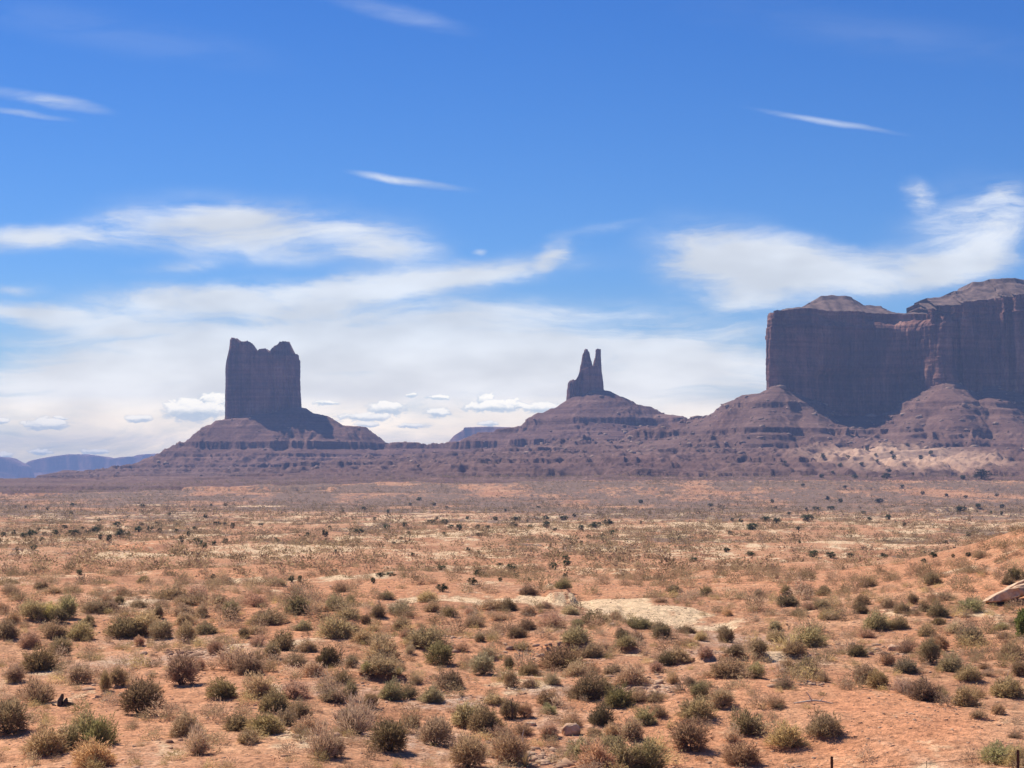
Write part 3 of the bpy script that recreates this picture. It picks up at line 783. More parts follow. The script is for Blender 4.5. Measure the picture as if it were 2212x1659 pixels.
far_mesa('long blue mesa far off between the left notch and the square butte', 11000,
    [(24.4, 489), (24.8, 472), (25.6, 465), (30, 461.5), (45, 458), (60, 455.5), (69, 454.3), (90, 454.4), (104, 456.5), (114, 458.7), (124, 457.2), (135, 456.6), (139, 455), (160, 453.3), (185, 453), (230, 455), (260, 489)], 489, 380, 81, 489)
far_mesa('blue mesa far off, cut by the left edge of the picture', 10500,
    [(-180, 489), (-170, 460), (-90, 455), (-30, 455.5), (0, 456.6), (6, 457.8), (14, 462.5), (21.5, 466), (22.6, 470), (24, 489)], 489, 380, 83, 489)
far_mesa('pale blue butte far off behind the saddle left of the two fingers', 6500,
    [(440, 452), (448, 443), (454, 436), (463.5, 430), (464.5, 427.8), (475, 427.2), (488, 426.8), (510, 427.5), (530, 430), (545, 452)], 452, 330, 85, 452)

# ------------------------------------------------------------------ plants: one of each build, then copies
TONE = {'d': (.275, .198, .108), 'o': (.400, .295, .165), 'b': (.420, .282, .172), 'p': (.52, .375, .245), 'g': (.355, .290, .145), 'y': (.50, .375, .175), 'r': (.42, .240, .140), 'j': (.075, .092, .050)}
def blades(n, seed, kind, lnm=1.0, wdm=1.0):
    """many thin leaves and twig ends through a shrub's volume, unit size (width 1, height 1)"""
    r = np.random.default_rng(seed)
    a = r.uniform(0, 2 * np.pi, n)
    lo = {'dome': -.02, 'ball': -.8, 'open': .15}[kind]
    s = r.uniform(lo, 1, n); cz = np.sqrt(np.clip(1 - s * s, 0, 1))
    d = np.stack([np.cos(a) * cz, np.sin(a) * cz, s], -1)
    lob = 1 + .16 * np.cos(a - seed) + .48 * perlin(d[:, 0] * 2.3 + seed, d[:, 1] * 2.3 + 3 * d[:, 2], seed) + .24 * perlin(a * 3, s * 5, seed + 1)
    rad = r.uniform(.08, 1.04, n) ** .5 * lob
    if kind == 'open': rad = r.uniform(.1, 1.05, n) ** .7 * lob
    ctr = np.array([0, 0, {'dome': .03, 'ball': .44, 'open': .0}[kind]]); sc = np.array([.5, .5, {'dome': .93, 'ball': .56, 'open': .98}[kind]])
    p = ctr + d * rad[:, None] * sc * .92
    up = np.array([0, 0, {'dome': .5, 'ball': .55, 'open': .6}[kind]])
    dirn = d + up + r.normal(0, .45, (n, 3)); dirn /= np.linalg.norm(dirn, axis=1)[:, None]
    ln = lnm * r.uniform(.07, .17, n) * (1.35 if kind == 'open' else 1.0)
    wd = wdm * r.uniform(.006, .019, n) * (.7 if kind == 'open' else 1.0)
    side = np.cross(dirn, r.normal(0, 1, (n, 3))); side /= np.linalg.norm(side, axis=1)[:, None] + 1e-9
    q0 = p - side * wd[:, None]; q1 = p + side * wd[:, None]; q2 = p + dirn * ln[:, None]
    q2 = q2 + (side * (wd * .3)[:, None])
    V = np.stack([q0, q1, q2], 1).reshape(-1, 3)
    V[:, 2] = np.maximum(V[:, 2], .005)
    return V, np.arange(3 * n).reshape(-1, 3)
def tube_path(pts, rads, sides=5):
    pts = np.asarray(pts, float); V = []
    for i, p in enumerate(pts):
        t = pts[min(i + 1, len(pts) - 1)] - pts[max(i - 1, 0)]; t /= np.linalg.norm(t) + 1e-9
        h = np.array([1, 0, 0]) if abs(t[0]) < .8 else np.array([0, 1, 0])
        s = np.cross(t, h); s /= np.linalg.norm(s); u = np.cross(t, s)
        for k in range(sides):
            a = 2 * math.pi * k / sides
            V.append(p + rads[i] * (math.cos(a) * s + math.sin(a) * u))
    n = len(pts); F_ = []
    for i in range(n - 1):
        for k in range(sides):
            F_.append([i * sides + k, i * sides + (k + 1) % sides, (i + 1) * sides + (k + 1) % sides, (i + 1) * sides + k])
    return np.array(V), np.array(F_)
def join(parts):
    V, Fc, o = [], [], 0
    for v, f in parts:
        V.append(v); Fc.append(f + o); o += len(v)
    return np.concatenate(V), np.concatenate(Fc)
def stems(seed, kind, n=16):
    r = np.random.default_rng(seed); out = []
    for i in range(n):
        a = r.uniform(0, 2 * math.pi); e = r.uniform(.35, 1.35)
        L = r.uniform(.45, .75)
        d = np.array([math.cos(a) * math.cos(e) * .85, math.sin(a) * math.cos(e) * .85, math.sin(e)])
        p = [np.array([r.normal(0, .025), r.normal(0, .025), -.03])]
        for k in range(4):
            p.append(p[-1] + d * L / 4 + r.normal(0, .025, 3)); d = d + np.array([0, 0, .12])
        out.append(tube_path(p, [.022, .017, .012, .008, .003], 4))
    return join(out)
PROTO = {}
for kind, n_, seeds in (('dome', 4200, (1, 2, 3, 4, 5, 6, 7, 8, 9)), ('ball', 3800, (11, 12, 13, 14, 15, 16)), ('open', 2300, (21, 22, 23, 24, 25, 26))):
    for s_ in seeds:
        fv, ff = blades(n_, s_, kind); sv, sf = stems(s_ + 50, kind)
        root = empty('desert_shrub')
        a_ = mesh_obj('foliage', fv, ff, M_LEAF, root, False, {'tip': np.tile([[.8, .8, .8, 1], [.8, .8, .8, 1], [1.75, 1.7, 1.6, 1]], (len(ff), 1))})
        b_ = mesh_obj('stems', sv, sf, M_WOOD, root)
        PROTO.setdefault(kind, []).append((root, a_, b_, [False]))

# the shrubs of the photograph, from three views of it: centre, foot, width, height, tone
C5 = """205 300 130 110 o;300 295 140 90 y;420 295 110 130 o;370 320 90 80 d;600 250 200 70 b;700 250 110 60 b;660 185 90 45 b;745 205 60 50 d;40 415 150 110 d;75 320 90 60 b;20 265 70 60 b;
350 420 140 100 o;490 425 150 100 o;185 470 120 85 b;385 530 130 110 o;240 620 200 130 d;90 695 110 100 b;490 705 140 120 b;245 825 230 150 b;655 745 60 110 d;730 720 110 110 b;875 895 240 200 d;
1130 710 180 180 b;1240 615 60 70 b;50 1015 240 200 d;290 1140 260 160 o;430 1100 160 140 g;540 1080 180 190 g;620 1090 180 180 g;590 1215 230 150 y;1160 1020 200 140 b;1235 1145 160 170 p;
870 465 60 60 b;790 410 210 120 d;900 400 150 130 o;1010 420 130 110 b;985 295 60 80 d;1160 440 120 110 o;550 340 65 60 d;1290 390 150 70 o;1150 330 110 70 b;1155 280 140 70 o;1150 215 130 55 b;
1075 175 170 80 b;1225 170 150 70 b;1370 200 90 60 d;1260 285 70 70 b;1430 300 100 110 o;1355 280 50 50 d;1480 610 300 140 b;1560 640 170 110 b;1600 600 100 130 p;1345 520 90 80 b;1390 790 200 110 g;
1620 780 180 140 b;1690 545 90 90 o;1750 490 150 110 d;1600 465 100 70 b;1515 415 60 60 d;1590 390 100 50 b;1700 880 200 130 o;1830 790 150 100 b;1870 910 130 100 d;1780 960 120 90 b;1480 990 160 100 b;
1640 1010 200 120 y;1540 1070 140 80 o;1900 1010 170 100 b;2010 1170 200 200 p;2050 815 130 90 b;2180 800 80 110 d;1950 655 110 90 b;1840 590 160 90 b;2040 590 160 120 d;1920 500 110 70 o;
2190 600 80 70 o;2130 695 150 90 b;2160 1000 140 150 o;2100 415 200 130 o;1880 370 110 60 o;1660 330 200 80 b;1600 220 160 80 b;1860 265 150 110 d;2080 245 130 90 o;1990 250 100 50 b;2180 215 50 60 d;
1680 145 50 30 b;1540 250 60 40 b;1830 130 90 50 b;1720 90 110 50 b;2120 130 120 65 b;890 70 70 40 d;260 105 80 40 d;450 130 100 50 b;340 135 120 40 b;70 135 110 40 b;50 75 120 25 b;760 150 100 45 b;
950 140 60 30 b;125 198 40 22 d;475 205 40 30 b;860 220 110 40 o;1000 215 90 40 b"""
C6 = """30 230 110 80 d;120 200 50 50 d;190 185 50 35 d;320 160 90 40 o;560 175 110 60 o;275 265 90 70 d;390 245 150 60 b;490 265 60 35 b;590 235 80 55 b;695 260 100 50 d;205 305 60 50 d;100 270 140 50 o;
410 340 100 70 o;430 390 80 60 b;110 365 120 60 o;190 410 120 60 b;250 345 90 40 b;545 445 220 110 d;310 520 190 130 o;270 430 100 60 o;640 545 150 120 d;20 550 100 100 d;120 580 100 80 d;100 650 160 90 b;
300 620 200 100 o;220 600 70 60 o;400 580 80 50 o;700 680 140 100 d;500 655 80 60 b;350 745 120 100 g;455 740 110 80 b;130 740 90 90 b;590 760 120 85 o;230 795 90 80 d;40 760 80 60 b;885 600 130 110 o;
910 510 110 60 o;1040 570 60 70 d;1150 605 120 70 d;1050 670 70 80 o;1155 675 80 50 b;1350 570 240 110 d;1420 610 120 80 b;1290 660 100 70 b;1530 590 90 60 r;1640 600 120 60 o;1490 745 190 130 d;1590 715 120 80 d;
1510 500 150 80 o;1085 385 110 60 d;1150 340 100 60 d;1110 460 100 50 b;1120 430 130 50 y;1280 320 140 70 b;1420 420 160 90 o;1440 340 70 60 o;1530 310 160 70 d;1400 250 100 50 o;1660 280 60 40 b;
1800 330 150 60 d;1700 310 50 40 d;1700 395 80 60 d;1725 460 120 60 g;1790 400 80 50 b;1930 390 100 80 d;2080 360 90 40 d;2150 400 80 50 o;960 220 150 50 o;1040 225 90 60 d;810 250 60 40 b;870 280 50 30 b;
830 325 110 50 d;980 285 110 40 b;1240 210 90 30 b;1150 250 80 40 b;1950 545 110 70 d;2030 530 120 80 o;2180 520 80 60 b;2080 430 120 40 o;1750 660 170 100 b;1890 590 70 60 b;1990 655 80 80 p;2090 665 60 50 d;
2140 740 100 90 o;1680 790 170 110 d;1780 760 120 80 b;1880 760 100 60 b;1570 890 150 110 d;1830 890 130 90 o;1910 850 110 80 b;2120 860 180 120 o;1260 770 110 70 b;1275 830 80 60 o;790 900 170 130 o;900 920 180 130 d;
1040 855 110 100 d;1130 850 80 80 b;960 770 130 50 o;1120 950 120 70 b;980 960 120 50 b;1270 970 100 80 b;1410 905 110 60 r;140 950 230 200 p;350 1050 210 170 d;610 1010 180 150 b;800 1141 190 160 b;
1050 1120 190 160 b;470 900 100 70 b;1450 1100 170 120 o;1560 1150 200 150 o;1700 1150 240 170 g;1830 1150 200 150 g;1640 1010 120 50 g;2080 1040 200 160 d;1640 970 90 80 b;1750 980 120 110 b;1540 960 90 50 b;
30 1080 100 120 b;2000 120 90 40 d;2180 140 70 50 d;1920 180 80 30 b;1350 100 90 50 g;1150 135 110 50 d;760 465 90 50 b;870 410 60 50 b;460 480 60 60 p"""
C7 = """370 295 60 40 d;475 270 50 30 d;480 330 70 45 b;660 310 70 50 d;785 315 110 50 d;910 310 80 50 d;1065 300 70 40 d;1110 270 50 40 d;1180 270 110 60 d;1325 300 60 35 b;1285 230 40 25 d;1620 250 100 75 d;1755 205 60 35 b;
1880 205 50 40 d;1915 140 50 40 d;1930 80 90 50 b;2150 220 120 80 d;2105 250 80 40 d;2080 280 40 30 d;670 395 140 70 d;620 440 60 40 b;730 455 80 45 d;800 420 90 60 b;890 410 120 60 o;1150 385 100 60 d;1145 445 100 65 d;
1265 345 80 30 d;1320 405 90 60 o;1420 440 100 70 o;1490 380 60 60 d;1570 430 90 60 d;1615 365 90 60 b;1660 460 130 80 d;1700 355 90 45 d;1850 430 150 80 o;1820 380 60 40 d;250 385 50 45 d;220 415 100 40 b;275 455 70 45 b;
370 465 50 30 d;430 440 90 30 o;840 475 60 50 d;940 480 120 60 o;730 505 40 30 d;185 525 70 35 d;1250 550 170 110 g;1390 540 130 70 d;580 550 90 45 o;440 565 50 40 d;270 630 100 90 d;205 600 50 40 d;90 610 110 50 o;
410 620 50 40 o;590 620 110 70 o;800 660 220 120 g;840 560 160 60 p;1055 600 60 50 d;1180 600 120 60 b;1570 590 110 80 o;1650 510 90 40 d;1750 570 130 80 p;1860 640 170 110 o;2060 550 100 50 o;2080 605 80 40 b;2055 485 60 40 d;
160 740 110 80 b;320 735 120 60 b;480 715 110 90 o;710 720 130 70 d;1120 720 120 75 d;1440 700 120 90 b;1600 770 130 150 d;1660 690 120 100 b;1320 780 80 70 b;1450 830 150 90 o;1720 820 160 100 g;1840 880 140 90 o;
1970 850 110 50 p;1950 805 80 40 r;2130 740 160 110 d;2180 850 90 90 d;260 855 240 110 d;455 865 110 90 o;660 810 90 70 o;780 860 150 110 d;900 890 90 70 b;1170 900 120 110 o;1260 935 130 110 d;1430 960 150 90 b;1570 1010 180 120 b;
1660 960 70 50 o;1820 1050 170 130 o;1915 990 90 70 b;2100 990 210 120 o;640 925 110 60 p;240 1060 140 110 o;590 1060 130 80 b;410 1235 200 150 d;300 1280 110 100 p;660 1320 210 140 y;910 1250 210 140 o;30 1335 180 180 d;370 1430 220 130 b;
2060 1420 240 110 g;2170 1440 140 120 g;1910 1130 120 60 b;2040 1100 100 70 b;2150 1060 60 50 b;2150 1255 90 35 b;935 985 70 28 g"""
def unpack(text, sc, ox, oy):
    out = []
    for w in text.replace('\n', '').split(';'):
        x, y, a, b, t = w.split()
        out.append(((ox + float(x) * sc) / 3.9375, (oy + float(y) * sc) / 3.9375, float(a) * sc / 3.9375, float(b) * sc / 3.9375, t))
    return out
SH = []
for e in unpack(C5, .633, 0, 2250) + unpack(C6, .6781, 1300, 2250) + unpack(C7, .6022, 2700, 2150):
    if all(math.hypot(e[0] - o[0], e[1] - o[1]) > 6.5 for o in SH): SH.append(e)
SH.sort(key=lambda e: -e[2] * e[3])
SH = SH[:292]

MARKS = [(571, 735, 'the pale-topped boulder'), (831, 768, 'the fence post'), (1005, 606, 'the tilted rock slabs'), (1018, 626, 'the edge juniper'), (526, 763, 'the straw-coloured yucca'),
         (563, 600, 'the undercut wash bank'), (62, 706, 'the dead stump'), (812, 703, 'the bleached branch'), (640, 610, 'the pale sandy wash'), (236, 576, 'the dark red bank'), (930, 740, 'the bare red clearing')]
HERO = [(141, 715, 'the big dark-hearted round shrub'), (38, 671, 'the dark-based shrub on gravel'), (182, 685, 'the lone tall brown shrub'), (450, 688, 'the lone round central shrub'),
        (390, 752, 'the big dark bottom-edge shrub'), (587, 700, 'the wide dark-green shrub mass'), (688, 750, 'the dark shrub left of the clearing'), (424, 648, 'the broad dark mid-scrub shrub'),
        (323, 760, 'the big pale twiggy shrub'), (355, 735, 'the tall pale bare shrub'), (238, 668, 'the wide brown double shrub'), (857, 656, 'the flat dark shrub on rubble'), (126, 637, 'the dark clump on the left rise'),
        (100, 745, 'the tall green shrub'), (725, 677, 'the wide dark-green low shrub'), (925, 700, 'the brown twin shrub on the bank')]
placed = []
for (u, v, w, h, t) in SH:
    x, D, z = at(u, v)
    W_, H_ = w / F * D, h / F * D * .97
    D2 = D + .22 * W_
    x2 = x / D * D2
    placed.append(dict(u=u, v=v, w=w, h=h, t=t, x=x2, y=D2, z=float(height(np.array([x2]), np.array([D2]))[0]), W=W_, H=H_))
marks = list(MARKS)
for (u, v, ph) in HERO:
    b = min((p for p in placed if 'hero' not in p), key=lambda p: math.hypot(p['u'] - u, p['v'] - v) - .15 * p['w'])
    b['hero'] = ph; marks.append((b['u'], b['v'], ph))
TN = {'d': 'dark olive', 'o': 'grey-olive', 'b': 'brownish grey', 'p': 'pale grey', 'g': 'green', 'y': 'yellowish', 'r': 'russet'}
def direction(du, dv):
    a = math.degrees(math.atan2(-dv * 1.4, du))
    for lim, n in ((22, 'right of'), (68, 'behind and right of'), (112, 'straight behind'), (158, 'behind and left of'), (181, 'left of')):
        if abs(a) <= lim: break
    if a < 0: n = n.replace('straight behind', 'straight in front of').replace('behind', 'in front')
    return n
ORD = ['nearest', 'second', 'third', 'fourth', 'fifth', 'sixth', 'seventh', 'eighth', 'ninth', 'tenth', 'eleventh', 'twelfth', 'thirteenth', 'fourteenth', 'fifteenth']
buckets = {}
for p in placed:
    if 'hero' in p:
        p['label'] = p['hero'].replace('the ', '', 1) + ', ' + TN[p['t']] + ' twigs over shaded stems'
        continue
    u, v, ph = min((m for m in marks), key=lambda m: math.hypot(m[0] - p['u'], (m[1] - p['v']) * 1.4))
    size = 'large' if p['w'] * p['h'] > 1150 else ('small' if p['w'] * p['h'] < 330 else 'middling')
    key = (size, TN[p['t']], direction(p['u'] - u, p['v'] - v), ph)
    buckets.setdefault(key, []).append((math.hypot(p['u'] - u, (p['v'] - v) * 1.4), p))
for (size, tn, dr, ph), lst in buckets.items():
    lst.sort(key=lambda q: q[0])
    for k, (_, p) in enumerate(lst):
        p['label'] = '%s %s shrub, %s%s %s' % (size, tn, '' if len(lst) == 1 else ORD[k] + ' ', dr, ph)
def jitter(c, amt=.16):
    k = 1 + rng.normal(0, amt)
    return tuple(max(.01, a * k * (1 + rng.normal(0, .05))) for a in c) + (1.0,)
for i, p in enumerate(placed):
    rt = p['h'] / p['w']
    kind = 'dome'
    if p['t'] in 'pr' : kind = 'open'
    elif rt > .78 and p['t'] != 'g': kind = 'ball'
    elif p['t'] == 'b' and rng.random() < .45: kind = 'open'
    lst = PROTO[kind]
    root, fo, st, used = lst[int(rng.integers(len(lst)))]
    if used[0]:
        r2 = root.copy(); S.collection.objects.link(r2)
        f2 = fo.copy(); S.collection.objects.link(f2); f2.parent = r2
        s2 = st.copy(); S.collection.objects.link(s2); s2.parent = r2
    else:
        r2, f2, s2 = root, fo, st; used[0] = True
    r2.location = (p['x'], p['y'], p['z'] - .02)
    r2.rotation_euler = (0, 0, rng.uniform(0, 6.28))
    r2.scale = (p['W'] * 1.12, p['W'] * rng.uniform(.95, 1.2), p['H'] * 1.1)
    f2.color = jitter(tuple(c * 1.0 for c in TONE[p['t']]))
    tag(r2, p['label'], 'shrub', 'desert shrubs on the red foreground')

# ------------------------------------------------------------------ dark junipers dotted over the plain
def crown_mesh(seed, nclump=46, per=34, spread=.5):
    r = np.random.default_rng(seed); V = []
    for c in range(nclump):
        a = r.uniform(0, 2 * math.pi); s = r.uniform(-.95, 1); q = math.sqrt(max(0, 1 - s * s)) ** .7 ; rr = r.uniform(.25, 1) ** .5
        lob = 1 + .25 * math.sin(a * 2 + seed) + .15 * math.sin(a * 3 + seed * 2)
        ctr = np.array([math.cos(a) * q * spread * rr * lob * .82, math.sin(a) * q * spread * rr * lob * .82, .47 + s * .45 * rr])
        d = r.normal(0, 1, (per, 3)); d /= np.linalg.norm(d, axis=1)[:, None]
        p0 = ctr + d * r.uniform(.02, .12, per)[:, None]
        di = d + np.array([0, 0, .5]) + r.normal(0, .4, (per, 3)); di /= np.linalg.norm(di, axis=1)[:, None]
        sd = np.cross(di, r.normal(0, 1, (per, 3))); sd /= np.linalg.norm(sd, axis=1)[:, None]
        w = r.uniform(.012, .03, per)[:, None]; l = r.uniform(.05, .11, per)[:, None]
        V.append(np.stack([p0 - sd * w, p0 + sd * w, p0 + di * l], 1).reshape(-1, 3))
    V = np.concatenate(V); V[:, 2] = np.maximum(V[:, 2], .02)
    return V, np.arange(len(V)).reshape(-1, 3)
def trunk_mesh(seed):
    r = np.random.default_rng(seed); out = [tube_path([(0, 0, -.05), (.02, .01, .18), (-.01, .03, .38), (.02, 0, .62)], [.055, .045, .032, .012], 6)]
    for k in range(5):
        a = r.uniform(0, 6.28); z = r.uniform(.14, .4)
        out.append(tube_path([(0, 0, z), (math.cos(a) * .16, math.sin(a) * .16, z + .12), (math.cos(a) * .3, math.sin(a) * .3, z + .2)], [.025, .018, .006], 5))
    return join(out)
J4 = """20 940 50 30;95 940 40 45;165 955 60 40;215 950 50 60;245 930 50 30;275 905 40 25;320 935 40 25;395 945 80 50;465 890 50 30;530 945 120 50;595 895 40 25;650 935 100 50;695 915 60 45;725 970 45 40;790 985 55 55;
865 950 85 60;930 950 35 50;845 875 70 40;1000 910 80 45;1085 915 60 45;1155 920 50 40;1020 865 40 25;1135 855 40 20;1285 870 40 25;1280 920 35 30;1365 945 40 40;1315 1005 45 70;1425 1000 60 50;1470 1025 70 50;1555 1010 40 35;
1635 1000 50 40;1570 870 70 35;1630 865 40 25;1685 890 40 50;1410 895 40 25;1410 760 25 20;980 760 25 20;300 985 45 40;120 1065 35 45;235 1045 60 40;645 1055 40 25;345 1015 20 25;575 1225 50 40;1545 1255 60 40;2010 985 40 30;1895 865 50 20"""
JM = """410 315 50 40;610 295 80 28;310 320 35 30;770 275 55 35;875 260 35 30;1030 245 70 30;1105 245 60 35;1190 280 50 45;1145 270 40 25;1355 270 35 25;1300 310 50 20;1510 260 55 30;1605 265 35 22;1700 265 50 40;1695 220 50 30;1520 225 60 30;
1400 220 40 25;1800 220 60 30;1980 265 80 40;2060 250 60 40;2080 305 45 30;2025 325 40 25;1945 325 35 25;1820 345 40 25;1900 280 40 35;1245 400 30 25;1305 415 30 20;920 430 35 25;210 435 15 15;475 415 20 30;1810 450 50 25;1815 485 60 40;
1495 515 90 45;1740 505 60 45;1310 545 75 40;1270 595 60 45;1095 635 70 50;940 570 50 30;690 585 35 35;215 580 40 40;265 580 40 40;735 550 60 30;790 545 60 25;465 530 60 25;1090 510 70 30;1425 485 50 20;1525 555 50 30;1805 555 50 30;
1430 575 30 25;1600 575 30 25;2120 470 40 40;1460 170 20 20;700 220 30 20;1240 215 30 20;1120 150 25 15;1650 150 25 15"""
J3 = """880 1590 85 45;625 1590 60 35;480 1595 35 25;550 1640 80 45;1015 1520 60 25;930 1525 60 25;690 1605 50 40;1355 1580 40 35;1245 1585 35 25;1785 1535 80 40;1815 1450 30 20;1890 1505 40 25;2035 1510 40 25;1915 1340 110 60;1800 1340 40 30;1350 1335 60 35;
1360 1295 40 20;1305 1480 60 30;1210 1545 40 20;1560 1430 30 25;665 1480 30 25;970 1220 35 40;1070 1265 35 25;1195 1255 30 20;1390 1220 35 25;1550 1220 40 30;1610 1195 35 25;1230 1170 30 25;1375 1190 30 20;1115 1215 30 15;1025 1305 25 15;1470 1145 30 20;
1160 1335 40 25;960 1330 40 25;1290 1240 25 18;1450 1260 25 18;1100 1400 30 18;850 1380 30 18;1700 1440 30 18;1440 1390 30 18;2000 1440 30 18;1280 1200 22 16;1500 1310 26 18;740 1250 26 18"""
J7 = """845 75 80 50;950 80 80 40;1080 80 60 35;1300 75 70 30;1560 60 40 30;1625 75 60 40;1560 110 50 30;1850 70 50 30;55 105 60 30;430 65 60 30;270 40 60 30;1750 75 30 25"""
def unpack_j(t, sc, ox, oy): return [e[:4] for e in unpack(t.replace(';', ' j;') + ' j', sc, ox, oy)]
JU = unpack_j(J4, .5425, 0, 1600) + unpack_j(JM, .6781, 1000, 1900) + unpack_j(J3, .663, 2600, 1000) + unpack_j(J7, .6022, 2700, 2150)
while len(JU) < 205:                         # more of the small far ones
    u, v = rng.uniform(4, 1020), rng.uniform(500, 545)
    if all(math.hypot(u - o[0], 2 * (v - o[1])) > 9 for o in JU):
        JU.append((u, v, rng.uniform(3, 6.5), rng.uniform(2.6, 5)))
JP = [crown_mesh(s) for s in (3, 4, 5, 6, 7)]
JT = [trunk_mesh(s) for s in (3, 4, 5, 6, 7)]
JMESH = []
for (cv, cf), (tv, tf) in zip(JP, JT):
    cv = cv.copy()
    tf3 = np.concatenate([tf[:, [0, 1, 2]], tf[:, [0, 2, 3]]])
    V = np.concatenate([cv, tv]); f_ = np.concatenate([cf, tf3 + len(cv)])
    JMESH.append((V, f_, np.concatenate([np.zeros(len(cf), int), np.ones(len(tf3), int)])))
COLS = [(0, 'the left edge'), (95, 'the far blue mesa'), (263, 'the notched butte'), (400, 'the low saddle'), (490, 'the low dark ledge'), (590, 'the two rock fingers'), (700, 'the slope left of the mesa'),
        (770, "the mesa's left corner"), (850, "the mesa's cap knob"), (945, "the mesa's pale ribs"), (1024, 'the right edge')]
def belt(v): return 'on the sandy hill' if v < 486 else 'in the far grey scrub' if v < 515 else 'on the pale flats' if v < 533 else 'on the middle plain' if v < 556 else 'just beyond the shrubs'
jb = {}
jun = []
for (u, v, w, h) in JU:
    x, D, z = at(u, v)
    W_, H_ = w / F * D, h / F * D
    if D > 2300: continue
    cu_, ph = min(COLS, key=lambda c: abs(c[0] - u))
    big = 'large' if w > 11 else 'small' if w < 6.5 else 'medium'
    e = dict(u=u, v=v, x=x, y=D + .3 * W_, z=z, W=W_, H=H_)
    e['z'] = float(height(np.array([x]), np.array([e['y']]))[0])
    jun.append(e); jb.setdefault((big, belt(v), ph), []).append(e)
for (big, bt, ph), lst in jb.items():
    lst.sort(key=lambda e: e['u'])
    for k, e in enumerate(lst):
        e['label'] = '%s juniper %s below %s' % (big, bt, ph) if len(lst) == 1 else '%s juniper %s below %s, %s from left' % (big, bt, ph, 'first' if k == 0 else ORD[k])
first_j = [None] * 5
for e in jun:
    k = int(rng.integers(5))
    if first_j[k] is None:
        V, f_, mi = JMESH[k]
        o = mesh_obj('juniper_tree', V, f_, [M_LEAF, M_WOOD], None, False, {'tip': np.ones((len(V), 4))}, mi); first_j[k] = o
    else:
        o = first_j[k].copy(); S.collection.objects.link(o)
    o.location = (e['x'], e['y'], e['z'] - .02 * e['H'])
    o.rotation_euler = (0, 0, rng.uniform(0, 6.28))
    o.scale = (e['W'], e['W'], e['H'] * 1.05)
    o.color = jitter(TONE['j'])
    tag(o, e['label'], 'juniper', 'dark junipers dotted over the plain')

# the juniper that the right edge of the picture cuts through, and the shrub-sized one with parts
x, D, z = at(1020, 640)
t = tag(empty('juniper_tree', (PT(1029, 640, D)[0], D, z - .1), .4), 'ragged bright green juniper cut by the right edge, in front of the tilted slabs', 'juniper')
cv, cf = crown_mesh(31, 90, 60, .5)
o = mesh_obj('crown', cv * np.array([1.75, 1.6, 1.75]) , cf, M_LEAF, t, False, {'tip': np.ones((len(cv), 4))}); o.color = (.19, .205, .062, 1)
tv, tf = trunk_mesh(31)
mesh_obj('trunk', tv * np.array([1.5, 1.5, 1.5]), tf, M_WOOD, t)

# ------------------------------------------------------------------ the scrub nobody could count
def scatter(n, d0, d1, wfun, tones, per, seed, name, label, wmul=1.0, reject=None, half=.30):
    r = np.random.default_rng(seed)
    D = np.sqrt(r.uniform(d0 ** 2, d1 ** 2, n)); x = r.uniform(-half, half, n) * (D + 10)
    keep = np.ones(n, bool) if reject is None else r.uniform(0, 1, n) < reject(x, D)
    D, x = D[keep], x[keep]; n = len(D)
    z = height(x, D)
    w = wfun(r, n, D); h = w * r.uniform(.45, .85, n)
    V0, T0 = [], []
    protos = [blades(per, 200 + k, 'dome', min(1.6, .8 + .2 * wmul), 1.0 + 1.7 * (wmul - 1))[0] for k in range(6)]      # fewer but broader leaves
    k = r.integers(0, 6, n); a = r.uniform(0, 6.28, n)
    ca, sa = np.cos(a), np.sin(a)
    tt_ = np.array([TONE[c] for c in tones]); col = tt_[r.integers(0, len(tones), n)] * (1 + r.normal(0, .18, (n, 1)))
    for i in range(6):
        m = np.where(k == i)[0]
        if not len(m): continue
        p = protos[i]
        X = p[None, :, 0] * w[m, None]; Y = p[None, :, 1] * w[m, None]; Z = p[None, :, 2] * h[m, None]
        V0.append(np.stack([x[m, None] + X * ca[m, None] - Y * sa[m, None], D[m, None] + X * sa[m, None] + Y * ca[m, None], z[m, None] + Z - .02], -1).reshape(-1, 3))
        T0.append(np.repeat(np.concatenate([np.clip(col[m], .01, 1), np.ones((len(m), 1))], 1), len(p), 0))
    V = np.concatenate(V0); T = np.concatenate(T0)
    return tag(mesh_obj(name, V, np.arange(len(V)).reshape(-1, 3), M_SCRUB, None, False, {'tint': T}), label, name.split('_')[-1], kind='stuff')
BARE = []
for (u, v, ru, rv) in ((452, 600, 74, 8), (540, 603, 36, 7), (610, 606, 48, 11), (648, 614, 62, 10), (700, 624, 54, 8), (328, 578, 52, 6), (905, 735, 95, 42), (860, 762, 60, 24), (270, 645, 60, 10), (200, 690, 50, 20)):
    cx, cy = at(u, v)[:2]; a_, b_ = at(u, v + rv)[1], at(u, v - rv)[1]
    BARE.append((cx, (a_ + b_) / 2, ru / F * cy, (b_ - a_) / 2))
def open_(x, D):
    k = np.ones(x.shape)
    for cx, cy, rx, ry in BARE: k = k * sstep(((x - cx) / rx) ** 2 + ((D - cy) / ry) ** 2, .6, 1.3)
    return .04 + .96 * k
def patch(x, D): return np.clip(.55 + 1.1 * fbm(x / 26, D / 60, 3, 51) + .5 * fbm(x / 9, D / 16, 2, 52), .08, 1)
PX = np.array([p['x'] for p in placed]); PY = np.array([p['y'] for p in placed])
scatter(7500, 52, 150, lambda r, n, D: r.gamma(2.4, .07, n) + .07, 'obbpyyopr', 46, 301, 'dry_scrub', 'low dry tufts and twiggy undershrubs between the shrubs', 2.2, lambda x, D: open_(x, D) * np.clip(.5 + 1.4 * fbm(x / 7, D / 9, 3, 55), .05, 1))
